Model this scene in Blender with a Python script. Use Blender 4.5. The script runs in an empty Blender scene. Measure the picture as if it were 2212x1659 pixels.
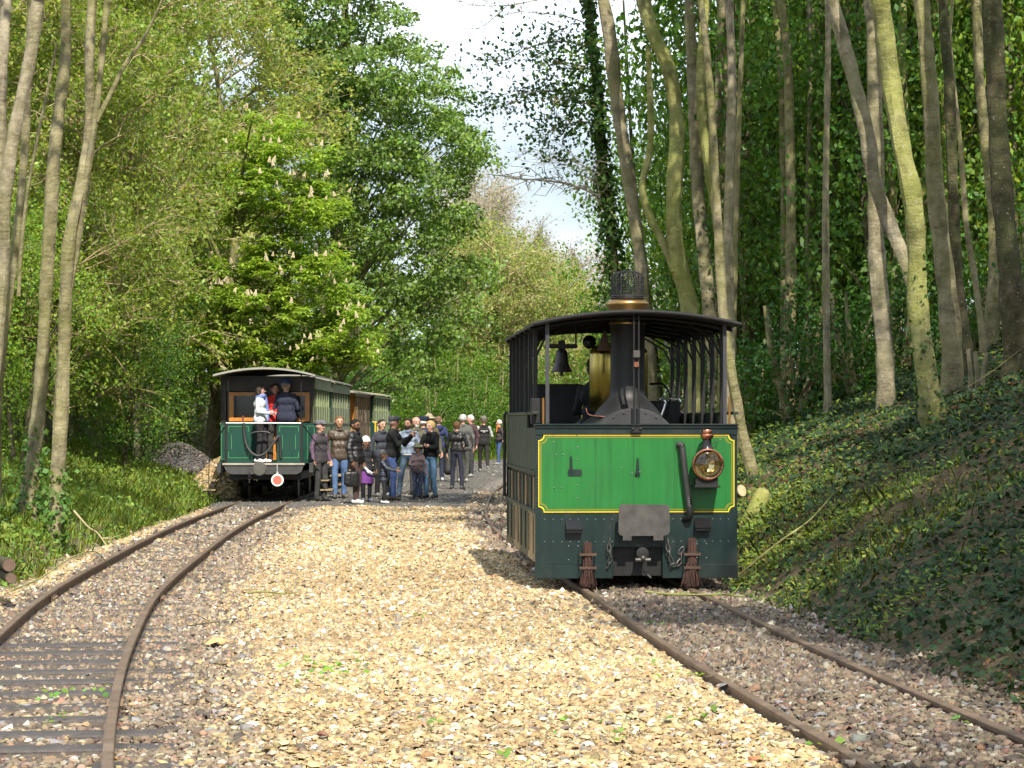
import bpy, math, random
import numpy as np
from mathutils import Vector

# ------------------------------------------------------------------ camera, sky, sun, exposure
SC = bpy.context.scene
COL = SC.collection
FPX, HOR, CAMZ = 2500.0, 421.0, 1.67          # focal length in pixels of a 1024 wide frame, horizon row, eye height
cam_d = bpy.data.cameras.new('camera')
cam = bpy.data.objects.new('camera', cam_d); COL.objects.link(cam)
cam_d.sensor_width = 36.0
cam_d.lens = 36.0 * FPX / 1024.0
cam_d.shift_y = (HOR - 384.0) / 1024.0
cam_d.clip_end = 3000.0
cam.location = (0, 0, CAMZ)
cam.rotation_euler = (math.radians(90), 0, 0)
SC.camera = cam

SUN_EL, SUN_AZ = math.radians(46), math.radians(11)     # sun behind the camera, a little to its right
S = Vector((math.sin(SUN_AZ) * math.cos(SUN_EL), -math.cos(SUN_AZ) * math.cos(SUN_EL), math.sin(SUN_EL)))
W = bpy.data.worlds.new('World'); SC.world = W; W.use_nodes = True
nt = W.node_tree; bg = nt.nodes['Background']
sky = nt.nodes.new('ShaderNodeTexSky'); sky.sky_type = 'NISHITA'; sky.sun_disc = False
sky.sun_elevation = SUN_EL; sky.sun_rotation = math.atan2(S.x, S.y); sky.dust_density = 2.0; sky.air_density = 1.0
tc = nt.nodes.new('ShaderNodeTexCoord')
mp = nt.nodes.new('ShaderNodeMapping'); mp.inputs['Scale'].default_value = (1.0, 1.0, 2.6)
cn = nt.nodes.new('ShaderNodeTexNoise'); cn.inputs['Scale'].default_value = 3.1; cn.inputs['Detail'].default_value = 6
cr = nt.nodes.new('ShaderNodeValToRGB'); cr.color_ramp.elements[0].position = 0.33; cr.color_ramp.elements[1].position = 0.60
mx = nt.nodes.new('ShaderNodeMix'); mx.data_type = 'RGBA'
mx.inputs[7].default_value = (13.6, 15.2, 17.2, 1)
nt.links.new(tc.outputs['Generated'], mp.inputs['Vector']); nt.links.new(mp.outputs[0], cn.inputs['Vector'])
nt.links.new(cn.outputs['Fac'], cr.inputs['Fac']); nt.links.new(cr.outputs['Color'], mx.inputs[0])
nt.links.new(sky.outputs[0], mx.inputs[6]); nt.links.new(mx.outputs[2], bg.inputs['Color'])
bg.inputs['Strength'].default_value = 0.078
sun_d = bpy.data.lights.new('sun', 'SUN'); sun_d.energy = 5.0; sun_d.angle = math.radians(0.53); sun_d.color = (1.0, 0.93, 0.80)
sun = bpy.data.objects.new('sun', sun_d); COL.objects.link(sun); sun.location = (10, -60, 60)
sun.rotation_euler = (-S).to_track_quat('-Z', 'Y').to_euler()
VS = SC.view_settings
VS.view_transform = 'Standard'; VS.look = 'None'; VS.gamma = 1.0; VS.exposure = 0.55; VS.use_curve_mapping = False
CY = SC.cycles
CY.max_bounces = 4; CY.diffuse_bounces = 2; CY.glossy_bounces = 3; CY.transmission_bounces = 3; CY.transparent_max_bounces = 4
CY.caustics_reflective = False; CY.caustics_refractive = False
CY.use_adaptive_sampling = True; CY.adaptive_threshold = 0.03; CY.use_denoising = True
SC.render.use_persistent_data = False

RNG = np.random.default_rng(7)
random.seed(7)

def at(px, py, Y):                      # point at distance Y seen at a pixel of the 2212 wide survey of the photograph
    px *= 1024 / 2212; py *= 1024 / 2212
    return np.array([(px - 512) * Y / FPX, Y, CAMZ - (py - HOR) * Y / FPX])

# ------------------------------------------------------------------ helpers: objects, materials, meshes
def tag(o, label=None, cat=None, group=None, kind=None):
    if label: o['label'] = label
    if cat: o['category'] = cat
    if group: o['group'] = group
    if kind: o['kind'] = kind
    return o

def empty(name, loc=(0, 0, 0), rz=0.0, label=None, cat=None, group=None):
    o = bpy.data.objects.new(name, None); COL.objects.link(o)
    o.empty_display_size = 0.2
    o.location = loc; o.rotation_euler = (0, 0, rz)
    return tag(o, label, cat, group)

def link(name, me, parent=None, loc=None, rz=0.0):
    o = bpy.data.objects.new(name, me); COL.objects.link(o)
    if parent is not None: o.parent = parent
    if loc is not None: o.location = loc
    if rz: o.rotation_euler = (0, 0, rz)
    return o

def np_mesh(name, V, F, mat=None, col=None, smooth=False):
    """V (n,3); F (m,k) all of one size, or a list of such arrays."""
    if not isinstance(F, list): F = [F]
    F = [np.asarray(f, np.int32) for f in F if len(f)]
    V = np.asarray(V, np.float32)
    me = bpy.data.meshes.new(name)
    me.vertices.add(len(V)); me.vertices.foreach_set('co', V.ravel())
    loops = np.concatenate([f.ravel() for f in F]); tot = np.concatenate([np.full(len(f), f.shape[1], np.int32) for f in F])
    me.loops.add(len(loops)); me.loops.foreach_set('vertex_index', loops)
    st = np.zeros(len(tot), np.int32); st[1:] = np.cumsum(tot)[:-1]
    me.polygons.add(len(tot)); me.polygons.foreach_set('loop_start', st); me.polygons.foreach_set('loop_total', tot)
    if smooth: me.polygons.foreach_set('use_smooth', np.ones(len(tot), bool))
    if col is not None:
        c = np.ones((len(V), 4), np.float32); c[:, :3] = col
        a = me.color_attributes.new('col', 'FLOAT_COLOR', 'POINT'); a.data.foreach_set('color', c.ravel())
    if mat: me.materials.append(mat)
    me.update(calc_edges=True); me.validate()
    return me

MATS = {}
def mk(name, col, rough=0.6, metal=0.0, var=0.18, scale=9.0, bump=0.0, bscale=None, spec=0.4, attr=False, dirt=None, dirt_amt=0.45, coat=0.0, streak=0.0):
    if name in MATS: return MATS[name]
    m = bpy.data.materials.new(name); m.use_nodes = True; t = m.node_tree; n = t.nodes; L = t.links
    b = n['Principled BSDF']
    b.inputs['Roughness'].default_value = rough; b.inputs['Metallic'].default_value = metal
    b.inputs['Specular IOR Level'].default_value = spec
    if coat: b.inputs['Coat Weight'].default_value = coat; b.inputs['Coat Roughness'].default_value = 0.08
    c = n.new('ShaderNodeTexCoord')
    no = n.new('ShaderNodeTexNoise'); no.inputs['Scale'].default_value = scale; no.inputs['Detail'].default_value = 5
    L.new(c.outputs['Object'], no.inputs['Vector'])
    mr = n.new('ShaderNodeMapRange'); mr.inputs[1].default_value = 0.25; mr.inputs[2].default_value = 0.75
    mr.inputs[3].default_value = 1 - var; mr.inputs[4].default_value = 1 + var
    L.new(no.outputs['Fac'], mr.inputs[0])
    vm = n.new('ShaderNodeVectorMath'); vm.operation = 'SCALE'
    if attr:
        a = n.new('ShaderNodeAttribute'); a.attribute_name = 'col'; L.new(a.outputs['Color'], vm.inputs[0])
    else:
        vm.inputs[0].default_value = col[:3]
    L.new(mr.outputs[0], vm.inputs['Scale'])
    out = vm.outputs[0]
    if dirt:
        n2 = n.new('ShaderNodeTexNoise'); n2.inputs['Scale'].default_value = scale * 0.37; n2.inputs['Detail'].default_value = 8; n2.inputs['Roughness'].default_value = 0.7
        L.new(c.outputs['Object'], n2.inputs['Vector'])
        r2 = n.new('ShaderNodeMapRange'); r2.inputs[1].default_value = 0.5; r2.inputs[2].default_value = 0.72; r2.inputs[3].default_value = 0; r2.inputs[4].default_value = dirt_amt
        L.new(n2.outputs['Fac'], r2.inputs[0])
        mxx = n.new('ShaderNodeMix'); mxx.data_type = 'RGBA'; mxx.inputs[7].default_value = (*dirt, 1)
        L.new(r2.outputs[0], mxx.inputs[0]); L.new(out, mxx.inputs[6]); out = mxx.outputs[2]
        rr = n.new('ShaderNodeMapRange'); rr.inputs[3].default_value = rough; rr.inputs[4].default_value = min(1, rough + 0.3)
        L.new(r2.outputs[0], rr.inputs[0]); L.new(rr.outputs[0], b.inputs['Roughness'])
    if streak:                           # rain-washed grime running down the plates
        ms_ = n.new('ShaderNodeMapping'); ms_.inputs['Scale'].default_value = (13, 13, .7); L.new(c.outputs['Object'], ms_.inputs['Vector'])
        n3 = n.new('ShaderNodeTexNoise'); n3.inputs['Scale'].default_value = 1.6; n3.inputs['Detail'].default_value = 7; n3.inputs['Roughness'].default_value = .65; L.new(ms_.outputs[0], n3.inputs['Vector'])
        r3 = n.new('ShaderNodeMapRange'); r3.inputs[1].default_value = .45; r3.inputs[2].default_value = .75; r3.inputs[3].default_value = 1; r3.inputs[4].default_value = 1-streak; L.new(n3.outputs['Fac'], r3.inputs[0])
        v3 = n.new('ShaderNodeVectorMath'); v3.operation = 'SCALE'; L.new(out, v3.inputs[0]); L.new(r3.outputs[0], v3.inputs['Scale']); out = v3.outputs[0]
    L.new(out, b.inputs['Base Color'])
    if bump:
        nb = n.new('ShaderNodeTexNoise'); nb.inputs['Scale'].default_value = bscale or scale * 3; nb.inputs['Detail'].default_value = 6
        L.new(c.outputs['Object'], nb.inputs['Vector'])
        bp = n.new('ShaderNodeBump'); bp.inputs['Strength'].default_value = bump; bp.inputs['Distance'].default_value = 0.03
        L.new(nb.outputs['Fac'], bp.inputs['Height']); L.new(bp.outputs[0], b.inputs['Normal'])
    MATS[name] = m
    return m

def leafmat(name, trans=0.4, rough=0.5, spec=0.35):
    m = bpy.data.materials.new(name); m.use_nodes = True; t = m.node_tree; n = t.nodes; L = t.links
    b = n['Principled BSDF']; b.inputs['Roughness'].default_value = rough; b.inputs['Specular IOR Level'].default_value = spec
    a = n.new('ShaderNodeAttribute'); a.attribute_name = 'col'
    L.new(a.outputs['Color'], b.inputs['Base Color'])
    tr = n.new('ShaderNodeBsdfTranslucent')
    g = n.new('ShaderNodeMix'); g.data_type = 'RGBA'; g.blend_type = 'MULTIPLY'; g.inputs[0].default_value = 1.0; g.inputs[7].default_value = (1.5, 1.55, 0.6, 1)
    L.new(a.outputs['Color'], g.inputs[6]); L.new(g.outputs[2], tr.inputs['Color'])
    ms = n.new('ShaderNodeMixShader'); ms.inputs[0].default_value = trans
    L.new(b.outputs[0], ms.inputs[1]); L.new(tr.outputs[0], ms.inputs[2]); L.new(ms.outputs[0], n['Material Output'].inputs['Surface'])
    return m

def unit(v):
    v = np.asarray(v, float); return v / (np.linalg.norm(v, axis=-1, keepdims=True) + 1e-12)

class MB:
    """collects faces, then links them as one mesh object"""
    def __init__(s): s.v = []; s.f = []
    def add(s, vs, fs):
        o = len(s.v); s.v.extend([tuple(map(float, p)) for p in vs]); s.f.extend([tuple(i + o for i in f) for f in fs]); return s
    def box(s, x0, x1, y0, y1, z0, z1, bev=0.0):
        if bev <= 0:
            return s.add([(x0,y0,z0),(x1,y0,z0),(x1,y1,z0),(x0,y1,z0),(x0,y0,z1),(x1,y0,z1),(x1,y1,z1),(x0,y1,z1)],
                         [(0,3,2,1),(4,5,6,7),(0,1,5,4),(1,2,6,5),(2,3,7,6),(3,0,4,7)])
        b = min(bev, abs(x1-x0)*.45, abs(y1-y0)*.45, abs(z1-z0)*.45)
        # chamfered: stack of four inset rectangles
        R = []
        for z, i in ((z0, b), (z0+b, 0), (z1-b, 0), (z1, b)):
            R += [(x0+b+i*0,y0+i,z),(x1-b,y0+i,z),(x1-i,y0+b,z),(x1-i,y1-b,z),(x1-b,y1-i,z),(x0+b,y1-i,z),(x0+i,y1-b,z),(x0+i,y0+b,z)] if i == 0 else \
                 [(x0+i*1.3,y0+i,z),(x1-i*1.3,y0+i,z),(x1-i,y0+i*1.3,z),(x1-i,y1-i*1.3,z),(x1-i*1.3,y1-i,z),(x0+i*1.3,y1-i,z),(x0+i,y1-i*1.3,z),(x0+i,y0+i*1.3,z)]
        F = [tuple(range(7, -1, -1)), tuple(range(24, 32))]
        for k in range(3):
            for j in range(8): F.append((k*8+j, k*8+(j+1)%8, (k+1)*8+(j+1)%8, (k+1)*8+j))
        return s.add(R, F)
    def tube(s, path, rad, n=10, cap=True):
        P = np.asarray(path, float); m = len(P)
        R = np.full(m, rad) if np.isscalar(rad) else np.asarray(rad, float)
        T = np.gradient(P, axis=0); T = unit(T)
        up = np.array([0, 0, 1.0]) if abs(T[0][2]) < .9 else np.array([1.0, 0, 0])
        u = unit(np.cross(T[0], up)); V = []
        for i in range(m):
            u = unit(u - T[i] * np.dot(u, T[i])); w = np.cross(T[i], u)
            for k in range(n):
                a = 2 * math.pi * k / n
                V.append(P[i] + R[i] * (math.cos(a) * u + math.sin(a) * w))
        F = [(i*n+k, i*n+(k+1)%n, (i+1)*n+(k+1)%n, (i+1)*n+k) for i in range(m-1) for k in range(n)]
        if cap: F += [tuple(range(n-1, -1, -1)), tuple(range((m-1)*n, m*n))]
        return s.add(V, F)
    def cyl(s, a, b, r, r2=None, n=12): return s.tube([a, b], [r, r if r2 is None else r2], n)
    def lathe(s, prof, c=(0,0,0), axis='z', n=24, loop=False):
        V = []; m = len(prof)
        for (r, h) in prof:
            for k in range(n):
                a = 2*math.pi*k/n; x, y = r*math.cos(a), r*math.sin(a)
                V.append({'z': (c[0]+x, c[1]+y, c[2]+h), 'y': (c[0]+x, c[1]+h, c[2]+y), 'x': (c[0]+h, c[1]+x, c[2]+y)}[axis])
        F = [(i*n+k, i*n+(k+1)%n, (i+1)*n+(k+1)%n, (i+1)*n+k) for i in range(m-1) for k in range(n)]
        F += [((m-1)*n+k, (m-1)*n+(k+1)%n, (k+1)%n, k) for k in range(n)] if loop else [tuple(range(n-1, -1, -1)), tuple(range((m-1)*n, m*n))]
        if axis == 'y': F = [f[::-1] for f in F]
        return s.add(V, F)
    def prism_y(s, poly, y0, y1):          # polygon in x,z (counter-clockwise seen from the front), extruded in y
        m = len(poly)
        V = [(x, y0, z) for x, z in poly] + [(x, y1, z) for x, z in poly]
        F = [tuple(range(m)), tuple(range(2*m-1, m-1, -1))] + [((i+1)%m, i, m+i, m+(i+1)%m) for i in range(m)]
        return s.add(V, F)
    def ball(s, c, r, n=10, m=6):
        r = (r, r, r) if np.isscalar(r) else r
        V = [(c[0], c[1], c[2]-r[2])]
        for i in range(1, m):
            p = math.pi * i / m - math.pi/2
            for k in range(n):
                a = 2*math.pi*k/n; V.append((c[0]+r[0]*math.cos(p)*math.cos(a), c[1]+r[1]*math.cos(p)*math.sin(a), c[2]+r[2]*math.sin(p)))
        V.append((c[0], c[1], c[2]+r[2])); F = []
        for k in range(n): F.append((0, 1+(k+1)%n, 1+k)); F.append((len(V)-1, len(V)-1-n+k, len(V)-1-n+(k+1)%n))
        for i in range(m-2):
            for k in range(n): F.append((1+i*n+k, 1+i*n+(k+1)%n, 1+(i+1)*n+(k+1)%n, 1+(i+1)*n+k))
        return s.add(V, F)
    def strip(s, outer, inner, y):          # flat band between two closed outlines in x,z at depth y, facing -y
        m = len(outer)
        return s.add([(x, y, z) for x, z in outer] + [(x, y, z) for x, z in inner], [(i, (i+1)%m, m+(i+1)%m, m+i) for i in range(m)])
    def mesh(s, name, mat, smooth=False):
        me = bpy.data.meshes.new(name); me.from_pydata(s.v, [], s.f)
        if mat: me.materials.append(mat)
        if smooth:
            me.polygons.foreach_set('use_smooth', np.ones(len(me.polygons), bool))
            try: me.set_sharp_from_angle(angle=math.radians(40))
            except Exception: pass
        me.update(); return me
    def build(s, name, mat, parent=None, smooth=False, loc=None, rz=0.0):
        return link(name, s.mesh(name, mat, smooth), parent, loc, rz)

def copy_tree(o, parent=None):
    c = o.copy(); COL.objects.link(c); c.parent = parent
    for ch in list(o.children): copy_tree(ch, c)
    return c

def spline(xs, ys):                      # natural cubic through the survey points
    xs = np.asarray(xs, float); ys = np.asarray(ys, float); n = len(xs); h = np.diff(xs)
    A = np.zeros((n, n)); r = np.zeros(n); A[0, 0] = A[-1, -1] = 1
    for i in range(1, n-1):
        A[i, i-1], A[i, i], A[i, i+1] = h[i-1], 2*(h[i-1]+h[i]), h[i]
        r[i] = 3*((ys[i+1]-ys[i])/h[i] - (ys[i]-ys[i-1])/h[i-1])
    c = np.linalg.solve(A, r); b = (np.diff(ys))/h - h*(2*c[:-1]+c[1:])/3; d = np.diff(c)/(3*h)
    def f(x):
        x = np.asarray(x, float); i = np.clip(np.searchsorted(xs, x) - 1, 0, n-2); t = x - xs[i]
        lo = x < xs[0]; hi = x > xs[-1]
        t2 = np.where(lo | hi, 0, t)
        y = ys[i] + b[i]*t2 + c[i]*t2**2 + d[i]*t2**3
        sl = b[-1] + 2*c[-2]*h[-1] + 3*d[-1]*h[-1]**2
        return np.where(lo, ys[0] + b[0]*(x-xs[0]), np.where(hi, ys[-1] + sl*(x-xs[-1]), y))
    return f

def catmull(P, k=5):
    P = np.asarray(P, float); P = np.vstack([2*P[0]-P[1], P, 2*P[-1]-P[-2]]); out = []
    for i in range(1, len(P)-2):
        for t in np.linspace(0, 1, k, endpoint=False):
            a, b, c, d = P[i-1], P[i], P[i+1], P[i+2]
            out.append(.5*((2*b) + (-a+c)*t + (2*a-5*b+4*c-d)*t*t + (-a+3*b-3*c+d)*t**3))
    out.append(P[-2]); return np.array(out)

_ns = [(RNG.normal(0, 1, 2), RNG.uniform(0, 6.28)) for _ in range(14)]
def wob(x, y, s=1.0):                     # smooth pseudo-noise, about -1..1
    r = 0
    for i, (k, p) in enumerate(_ns): r = r + np.sin((x*k[0] + y*k[1]) * s * (1 + i*.45) + p) / (1 + i*.35)
    return r / 3.0

# ------------------------------------------------------------------ the two tracks and the lie of the land
LC = spline([6, 12, 15, 18, 20, 23.5, 29, 33, 40, 48, 53, 59, 66, 73, 80, 90, 97, 104, 115, 130, 160],
            [-1.45, -2.48, -2.92, -3.31, -3.54, -3.91, -4.3, -4.53, -4.87, -5.08, -5.16, -5.2, -5.17, -5.02, -4.72, -3.62, -2.5, -1.1, 1.7, 6.5, 18])
RC = spline([6, 12, 16.2, 25, 31, 36.7, 41, 50, 60, 69, 85, 100, 115, 130, 160],
            [2.75, 2.29, 1.9, 1.25, .78, .39, .17, .03, .12, .42, 1.6, 3.8, 7.4, 12.5, 25])
def tz(x, y):
    x = np.asarray(x, float); y = np.asarray(y, float)
    l, r = LC(y), RC(y)
    dR = np.maximum(0, x - (r + 1.0)); dL = np.maximum(0, (l - .92) - x)
    z = np.full(np.broadcast(x, y).shape, -.02)
    sm = lambda a, b, v: (lambda t: t*t*(3-2*t))(np.clip((v-a)/(b-a), 0, 1))
    z = z - .085*(1 - sm(.75, 1.55, np.abs(x-l)))*(1 - sm(48, 51, y))
    z = z - .06*sm(-.95, -.45, x-r)*(1 - sm(1.1, 1.5, x-r))
    z = z + 10*(1 - np.exp(-.56*dR/10)) + 4*(1 - np.exp(-.30*np.maximum(0, dL-.25)/4)) - .10*np.minimum(1, dL/.3)*(dL < .5)
    big = np.clip(np.maximum(dR, dL) / 1.5, 0, 1)
    z = z + big*(.07*wob(x, y, 1.3) + .12*wob(x+40, y, .35)) + .008*wob(x*3, y*3, 2.0)
    return z
# ------------------------------------------------------------------ ground sheet
def ss(a, b, x): t = np.clip((x-a)/(b-a), 0, 1); return t*t*(3-2*t)
GOLD, BALL, CIND, SOIL, GRASSC = (np.array(c) for c in ((.34, .262, .16), (.115, .092, .072), (.125, .115, .103), (.10, .078, .045), (.07, .10, .025)))
def zones(x, y):
    """weights of golden gravel, ballast, cinder platform and soil at a place"""
    l, r = LC(y), RC(y); w = wob(x, y, 2.2)*.16 + wob(x, y, 7)*.06
    dl = x - l + w; dr = x - r + w*.6
    soil = np.maximum(ss(.95, 1.25, dr + .08), ss(.98, 1.2, -dl - .10*(y < 50)))
    bl = 1 - ss(.95 + .12*wob(x*0, y, .5), 1.5, np.abs(dl))
    br = ss(-.58 - .45*ss(28, 34, y), -.50 - .35*ss(28, 34, y), dr)
    ball = np.clip(np.maximum(bl, br), 0, 1)
    cind = ss(48.2, 49.2, y + w*3 + .22*(x+1.5)) * (1 - ss(.6, .4, np.abs(dr)+0*x)*0)
    cind = cind * (1 - br*.0)
    gold = np.clip(1 - ball, 0, 1) * (1 - cind); ball = ball * (1 - cind*np.where(np.abs(dr) < 1.3, .3, 1.0))
    # thin golden shoulder outside the carriage track
    sh = ss(.8, .92, -dl) * (1 - ss(1.08, 1.25, -dl)) * (y > 20) * (y < 50)
    gold = np.maximum(gold, sh); ball = ball * (1 - sh)
    k = 1 - soil * (1 - sh)
    return gold*k, ball*k, cind*k, 1-k

gx = np.unique(np.round(np.concatenate([np.linspace(-400, -60, 12), np.linspace(-60, -14, 40), np.linspace(-14, -7, 36), np.arange(-7, 5, .19), np.linspace(5, 14, 50), np.linspace(14, 60, 40), np.linspace(60, 400, 12)]), 3))
gy = np.unique(np.round(np.concatenate([np.linspace(-80, 8, 30), np.arange(8, 30, .25), np.arange(30, 60, .4), np.arange(60, 135, .9), np.linspace(135, 260, 40), np.linspace(260, 900, 14)]), 3))
GX, GY = np.meshgrid(gx, gy)
GZ = tz(GX, np.clip(GY, 6, 150))
V = np.stack([GX, GY, GZ], -1).reshape(-1, 3)
nx, ny = len(gx), len(gy); I = np.arange(nx*ny).reshape(ny, nx)
F = np.stack([I[:-1, :-1], I[:-1, 1:], I[1:, 1:], I[1:, :-1]], -1).reshape(-1, 4)
g_, b_, c_, s_ = zones(GX, np.clip(GY, 6, 150))
gr = np.clip(.5 + .5*wob(GX, GY, .8), 0, 1)
leftside = (GX < LC(np.clip(GY, 6, 150)))
soilc = SOIL[None, None]*(1-gr[..., None]*.75*leftside[..., None]) + GRASSC[None, None]*(gr[..., None]*.75*leftside[..., None])
gc = g_[..., None]*GOLD + b_[..., None]*BALL + c_[..., None]*CIND + s_[..., None]*soilc
ground_mat = mk('ground_earth', None, rough=.95, var=.35, scale=14, bump=.9, bscale=22, spec=.1, attr=True)
tag(link('ground', np_mesh('ground', V, F, ground_mat, gc.reshape(-1, 3), True)), kind='structure',
    label='railway yard ground rising into wooded banks on both sides')

# ------------------------------------------------------------------ loose stones
def ico():
    p = (1+5**.5)/2
    v = unit(np.array([(-1,p,0),(1,p,0),(-1,-p,0),(1,-p,0),(0,-1,p),(0,1,p),(0,-1,-p),(0,1,-p),(p,0,-1),(p,0,1),(-p,0,-1),(-p,0,1)], float))
    f = np.array([(0,11,5),(0,5,1),(0,1,7),(0,7,10),(0,10,11),(1,5,9),(5,11,4),(11,10,2),(10,7,6),(7,1,8),(3,9,4),(3,4,2),(3,2,6),(3,6,8),(3,8,9),(4,9,5),(2,4,11),(6,2,10),(8,6,7),(9,8,1)])
    return v, f
IV, IF = ico()
# half-buried: the undersides, bedded in the ground, are left open
OV = np.array([(1,0,-.55),(-1,0,-.5),(0,1,-.5),(0,-1,-.55),(.15,.1,.8),(-.5,-.45,.45)], float)
OF = np.array([(4,0,2),(4,2,1),(4,1,5),(5,1,3),(5,3,4),(4,3,0)])
IF = IF[(IV[IF].mean(1)[:, 2] > -.45)]
def rand_rot(n, rng, tilt=.5):
    a = rng.uniform(0, 6.283, n); t = rng.normal(0, tilt, n); p = rng.uniform(0, 6.283, n)
    ca, sa = np.cos(a), np.sin(a); Z = np.zeros((n, 3, 3)); Z[:, 0, 0] = ca; Z[:, 0, 1] = -sa; Z[:, 1, 0] = sa; Z[:, 1, 1] = ca; Z[:, 2, 2] = 1
    k = np.stack([np.cos(p), np.sin(p), 0*p], -1); K = np.zeros((n, 3, 3))
    K[:, 0, 2] = k[:, 1]; K[:, 1, 2] = -k[:, 0]; K[:, 2, 0] = -k[:, 1]; K[:, 2, 1] = k[:, 0]
    R = np.eye(3)[None] + np.sin(t)[:, None, None]*K + (1-np.cos(t))[:, None, None]*(K@K)
    return R@Z
def stones(pos, size, col, rng, far=False, flat=.55):
    n = len(pos); bv, bf = (OV, OF) if far else (IV, IF)
    var = bv[None]*rng.uniform(.48, 1.38, (24, len(bv), 1)) + rng.normal(0, .12, (24, len(bv), 3))
    sc = size[:, None]*np.stack([rng.uniform(.75, 1.35, n), rng.uniform(.6, 1.0, n), rng.uniform(flat*.6, flat*1.2, n)*(1.25 if far else 1)], -1)
    R = rand_rot(n, rng, .3)
    vs = np.einsum('nij,nkj->nki', R, var[rng.integers(0, 24, n)]*sc[:, None, :]) + pos[:, None, :]
    k = len(bv)
    f = (bf[None] + (np.arange(n)*k)[:, None, None]).reshape(-1, 3)
    return vs.reshape(-1, 3), f, np.repeat(col, k, 0)
def sleepers_y(y0, y1): return np.arange(y0, y1, .70)
SLEEP_L = sleepers_y(10.6, 50)
def pick(n, pal, wts, rng, jit=.16):
    pal = np.array(pal); c = pal[rng.choice(len(pal), n, p=np.array(wts)/sum(wts))]
    return np.clip(c*(1+rng.normal(0, jit, (n, 1))) * (1+rng.normal(0, .04, (n, 3))), .01, .92)
PAL_G = [(.50,.365,.195), (.56,.43,.25), (.65,.555,.385), (.42,.295,.15), (.74,.69,.59), (.28,.20,.11), (.27,.24,.205), (.49,.325,.16)]
WT_G = [30, 20, 10, 24, 5, 17, 7, 14]
PAL_B = [(.25,.19,.135), (.31,.24,.17), (.18,.14,.105), (.37,.29,.20), (.43,.37,.29), (.32,.31,.295), (.36,.22,.15), (.62,.57,.48), (.12,.10,.09)]
WT_B = [28, 24, 18, 12, 7, 6, 5, 3, 9]
stone_mat = mk('loose_stone', None, rough=.85, var=.22, scale=45, bump=.25, bscale=90, spec=.25, attr=True)
def scatter(y0, y1, dens, rng, xpad=.6):
    xm = y1*.215
    n = int((y1-y0)*2*xm*dens); x = rng.uniform(-xm, xm, n); y = rng.uniform(y0, y1, n)
    k = np.abs(x) < y*.212 + .3
    return x[k], y[k]
def lay(which, bands, seed):
    rng = np.random.default_rng(seed); Vs, Fs, Cs, o = [], [], [], 0
    for (y0, y1, dens, s0, s1, far) in bands:
        x, y = scatter(y0, y1, dens, rng)
        g, b, c, s = zones(x, y); w = {'g': g, 'b': b, 'c': c}[which]
        keep = rng.uniform(0, 1, len(x)) < w
        dl = np.abs(x-LC(y)); dr = np.abs(x-RC(y))
        for d in (dl, dr): keep &= ~(np.abs(d-.53) < .055)
        # the carriage track's sleepers lie bare in the foreground
        ph = np.abs(((y-SLEEP_L[0]+.35) % .70) - .35)
        bare = (dl < 1.05) & (y > 13.0) & (y < 19.8) & (ph < .15) & (wob(x, y, 1.9) > -.05 + .3*(x > LC(y)+.5))
        keep &= ~(bare & (rng.uniform(0, 1, len(x)) > .16))
        mid = (dl < 1.1) & ~bare & (ph < .13) & (y < 47) & (wob(x+9, y, 1.1) > .30)
        keep &= ~(mid & (rng.uniform(0, 1, len(x)) > .12))
        x, y, dr = x[keep], y[keep], dr[keep]; n = len(x)
        if not n: continue
        sz = (s0+(s1-s0)*rng.uniform(0, 1, n)**1.8) * np.where(rng.uniform(0, 1, n) > .975, 1.5, 1)
        z = tz(x, y) + .004 + sz*rng.uniform(-.02, .45, n) + (.03*np.clip(1-dr/.5, 0, 1) if which == 'b' else 0)
        if which == 'b': z = z + np.where(x > RC(y)-.6, .035, 0) - np.where((np.abs(x-LC(y)) < .5) & (y > 13) & (y < 20), .016, 0)
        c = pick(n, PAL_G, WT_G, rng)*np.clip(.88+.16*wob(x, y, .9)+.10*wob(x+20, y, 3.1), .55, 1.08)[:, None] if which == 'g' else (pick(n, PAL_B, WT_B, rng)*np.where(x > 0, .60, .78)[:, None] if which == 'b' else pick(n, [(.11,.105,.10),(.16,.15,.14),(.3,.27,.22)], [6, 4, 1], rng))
        if which == 'b':                       # golden chips strewn into the ballast
            m = rng.uniform(0, 1, n) < .10*np.exp(-np.maximum(0, x-LC(y)-.3)*0) * (x < 0)
            c[m] = pick(m.sum(), PAL_G, WT_G, rng)*.8
        if which == 'g':
            m = rng.uniform(0, 1, n) < .02 + .25*np.exp(-np.abs(x-LC(y)-1.3)/.25)
            c[m] = pick(m.sum(), PAL_B, WT_B, rng)
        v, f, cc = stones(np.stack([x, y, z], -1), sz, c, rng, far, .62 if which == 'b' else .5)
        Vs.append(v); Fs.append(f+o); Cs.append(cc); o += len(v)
    return np.concatenate(Vs), np.concatenate(Fs), np.concatenate(Cs)
for nm, wh, bands, lab, seed in (
    ('golden_gravel', 'g', [(11, 15, 620, .013, .036, False), (11, 15, 1150, .006, .015, True), (15, 22, 1080, .010, .034, True), (22, 32, 480, .016, .036, True), (32, 51, 200, .024, .046, True)], 'golden flint gravel spread between the two tracks', 1),
    ('ballast_gravel', 'b', [(11, 16, 700, .016, .037, False), (11, 16, 450, .008, .016, True), (16, 24, 640, .017, .036, True), (24, 36, 340, .022, .04, True), (36, 60, 110, .03, .055, True)], 'brown and grey ballast stones bedding both tracks', 2),
    ('cinder_grit', 'c', [(47, 62, 40, .014, .034, True), (62, 100, 14, .02, .05, True)], 'fine dark cinder grit on the platform', 3)):
    v, f, c = lay(wh, bands, seed)
    tag(link(nm, np_mesh(nm, v, f, stone_mat, c)), label=lab, cat='gravel', kind='stuff')

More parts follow.
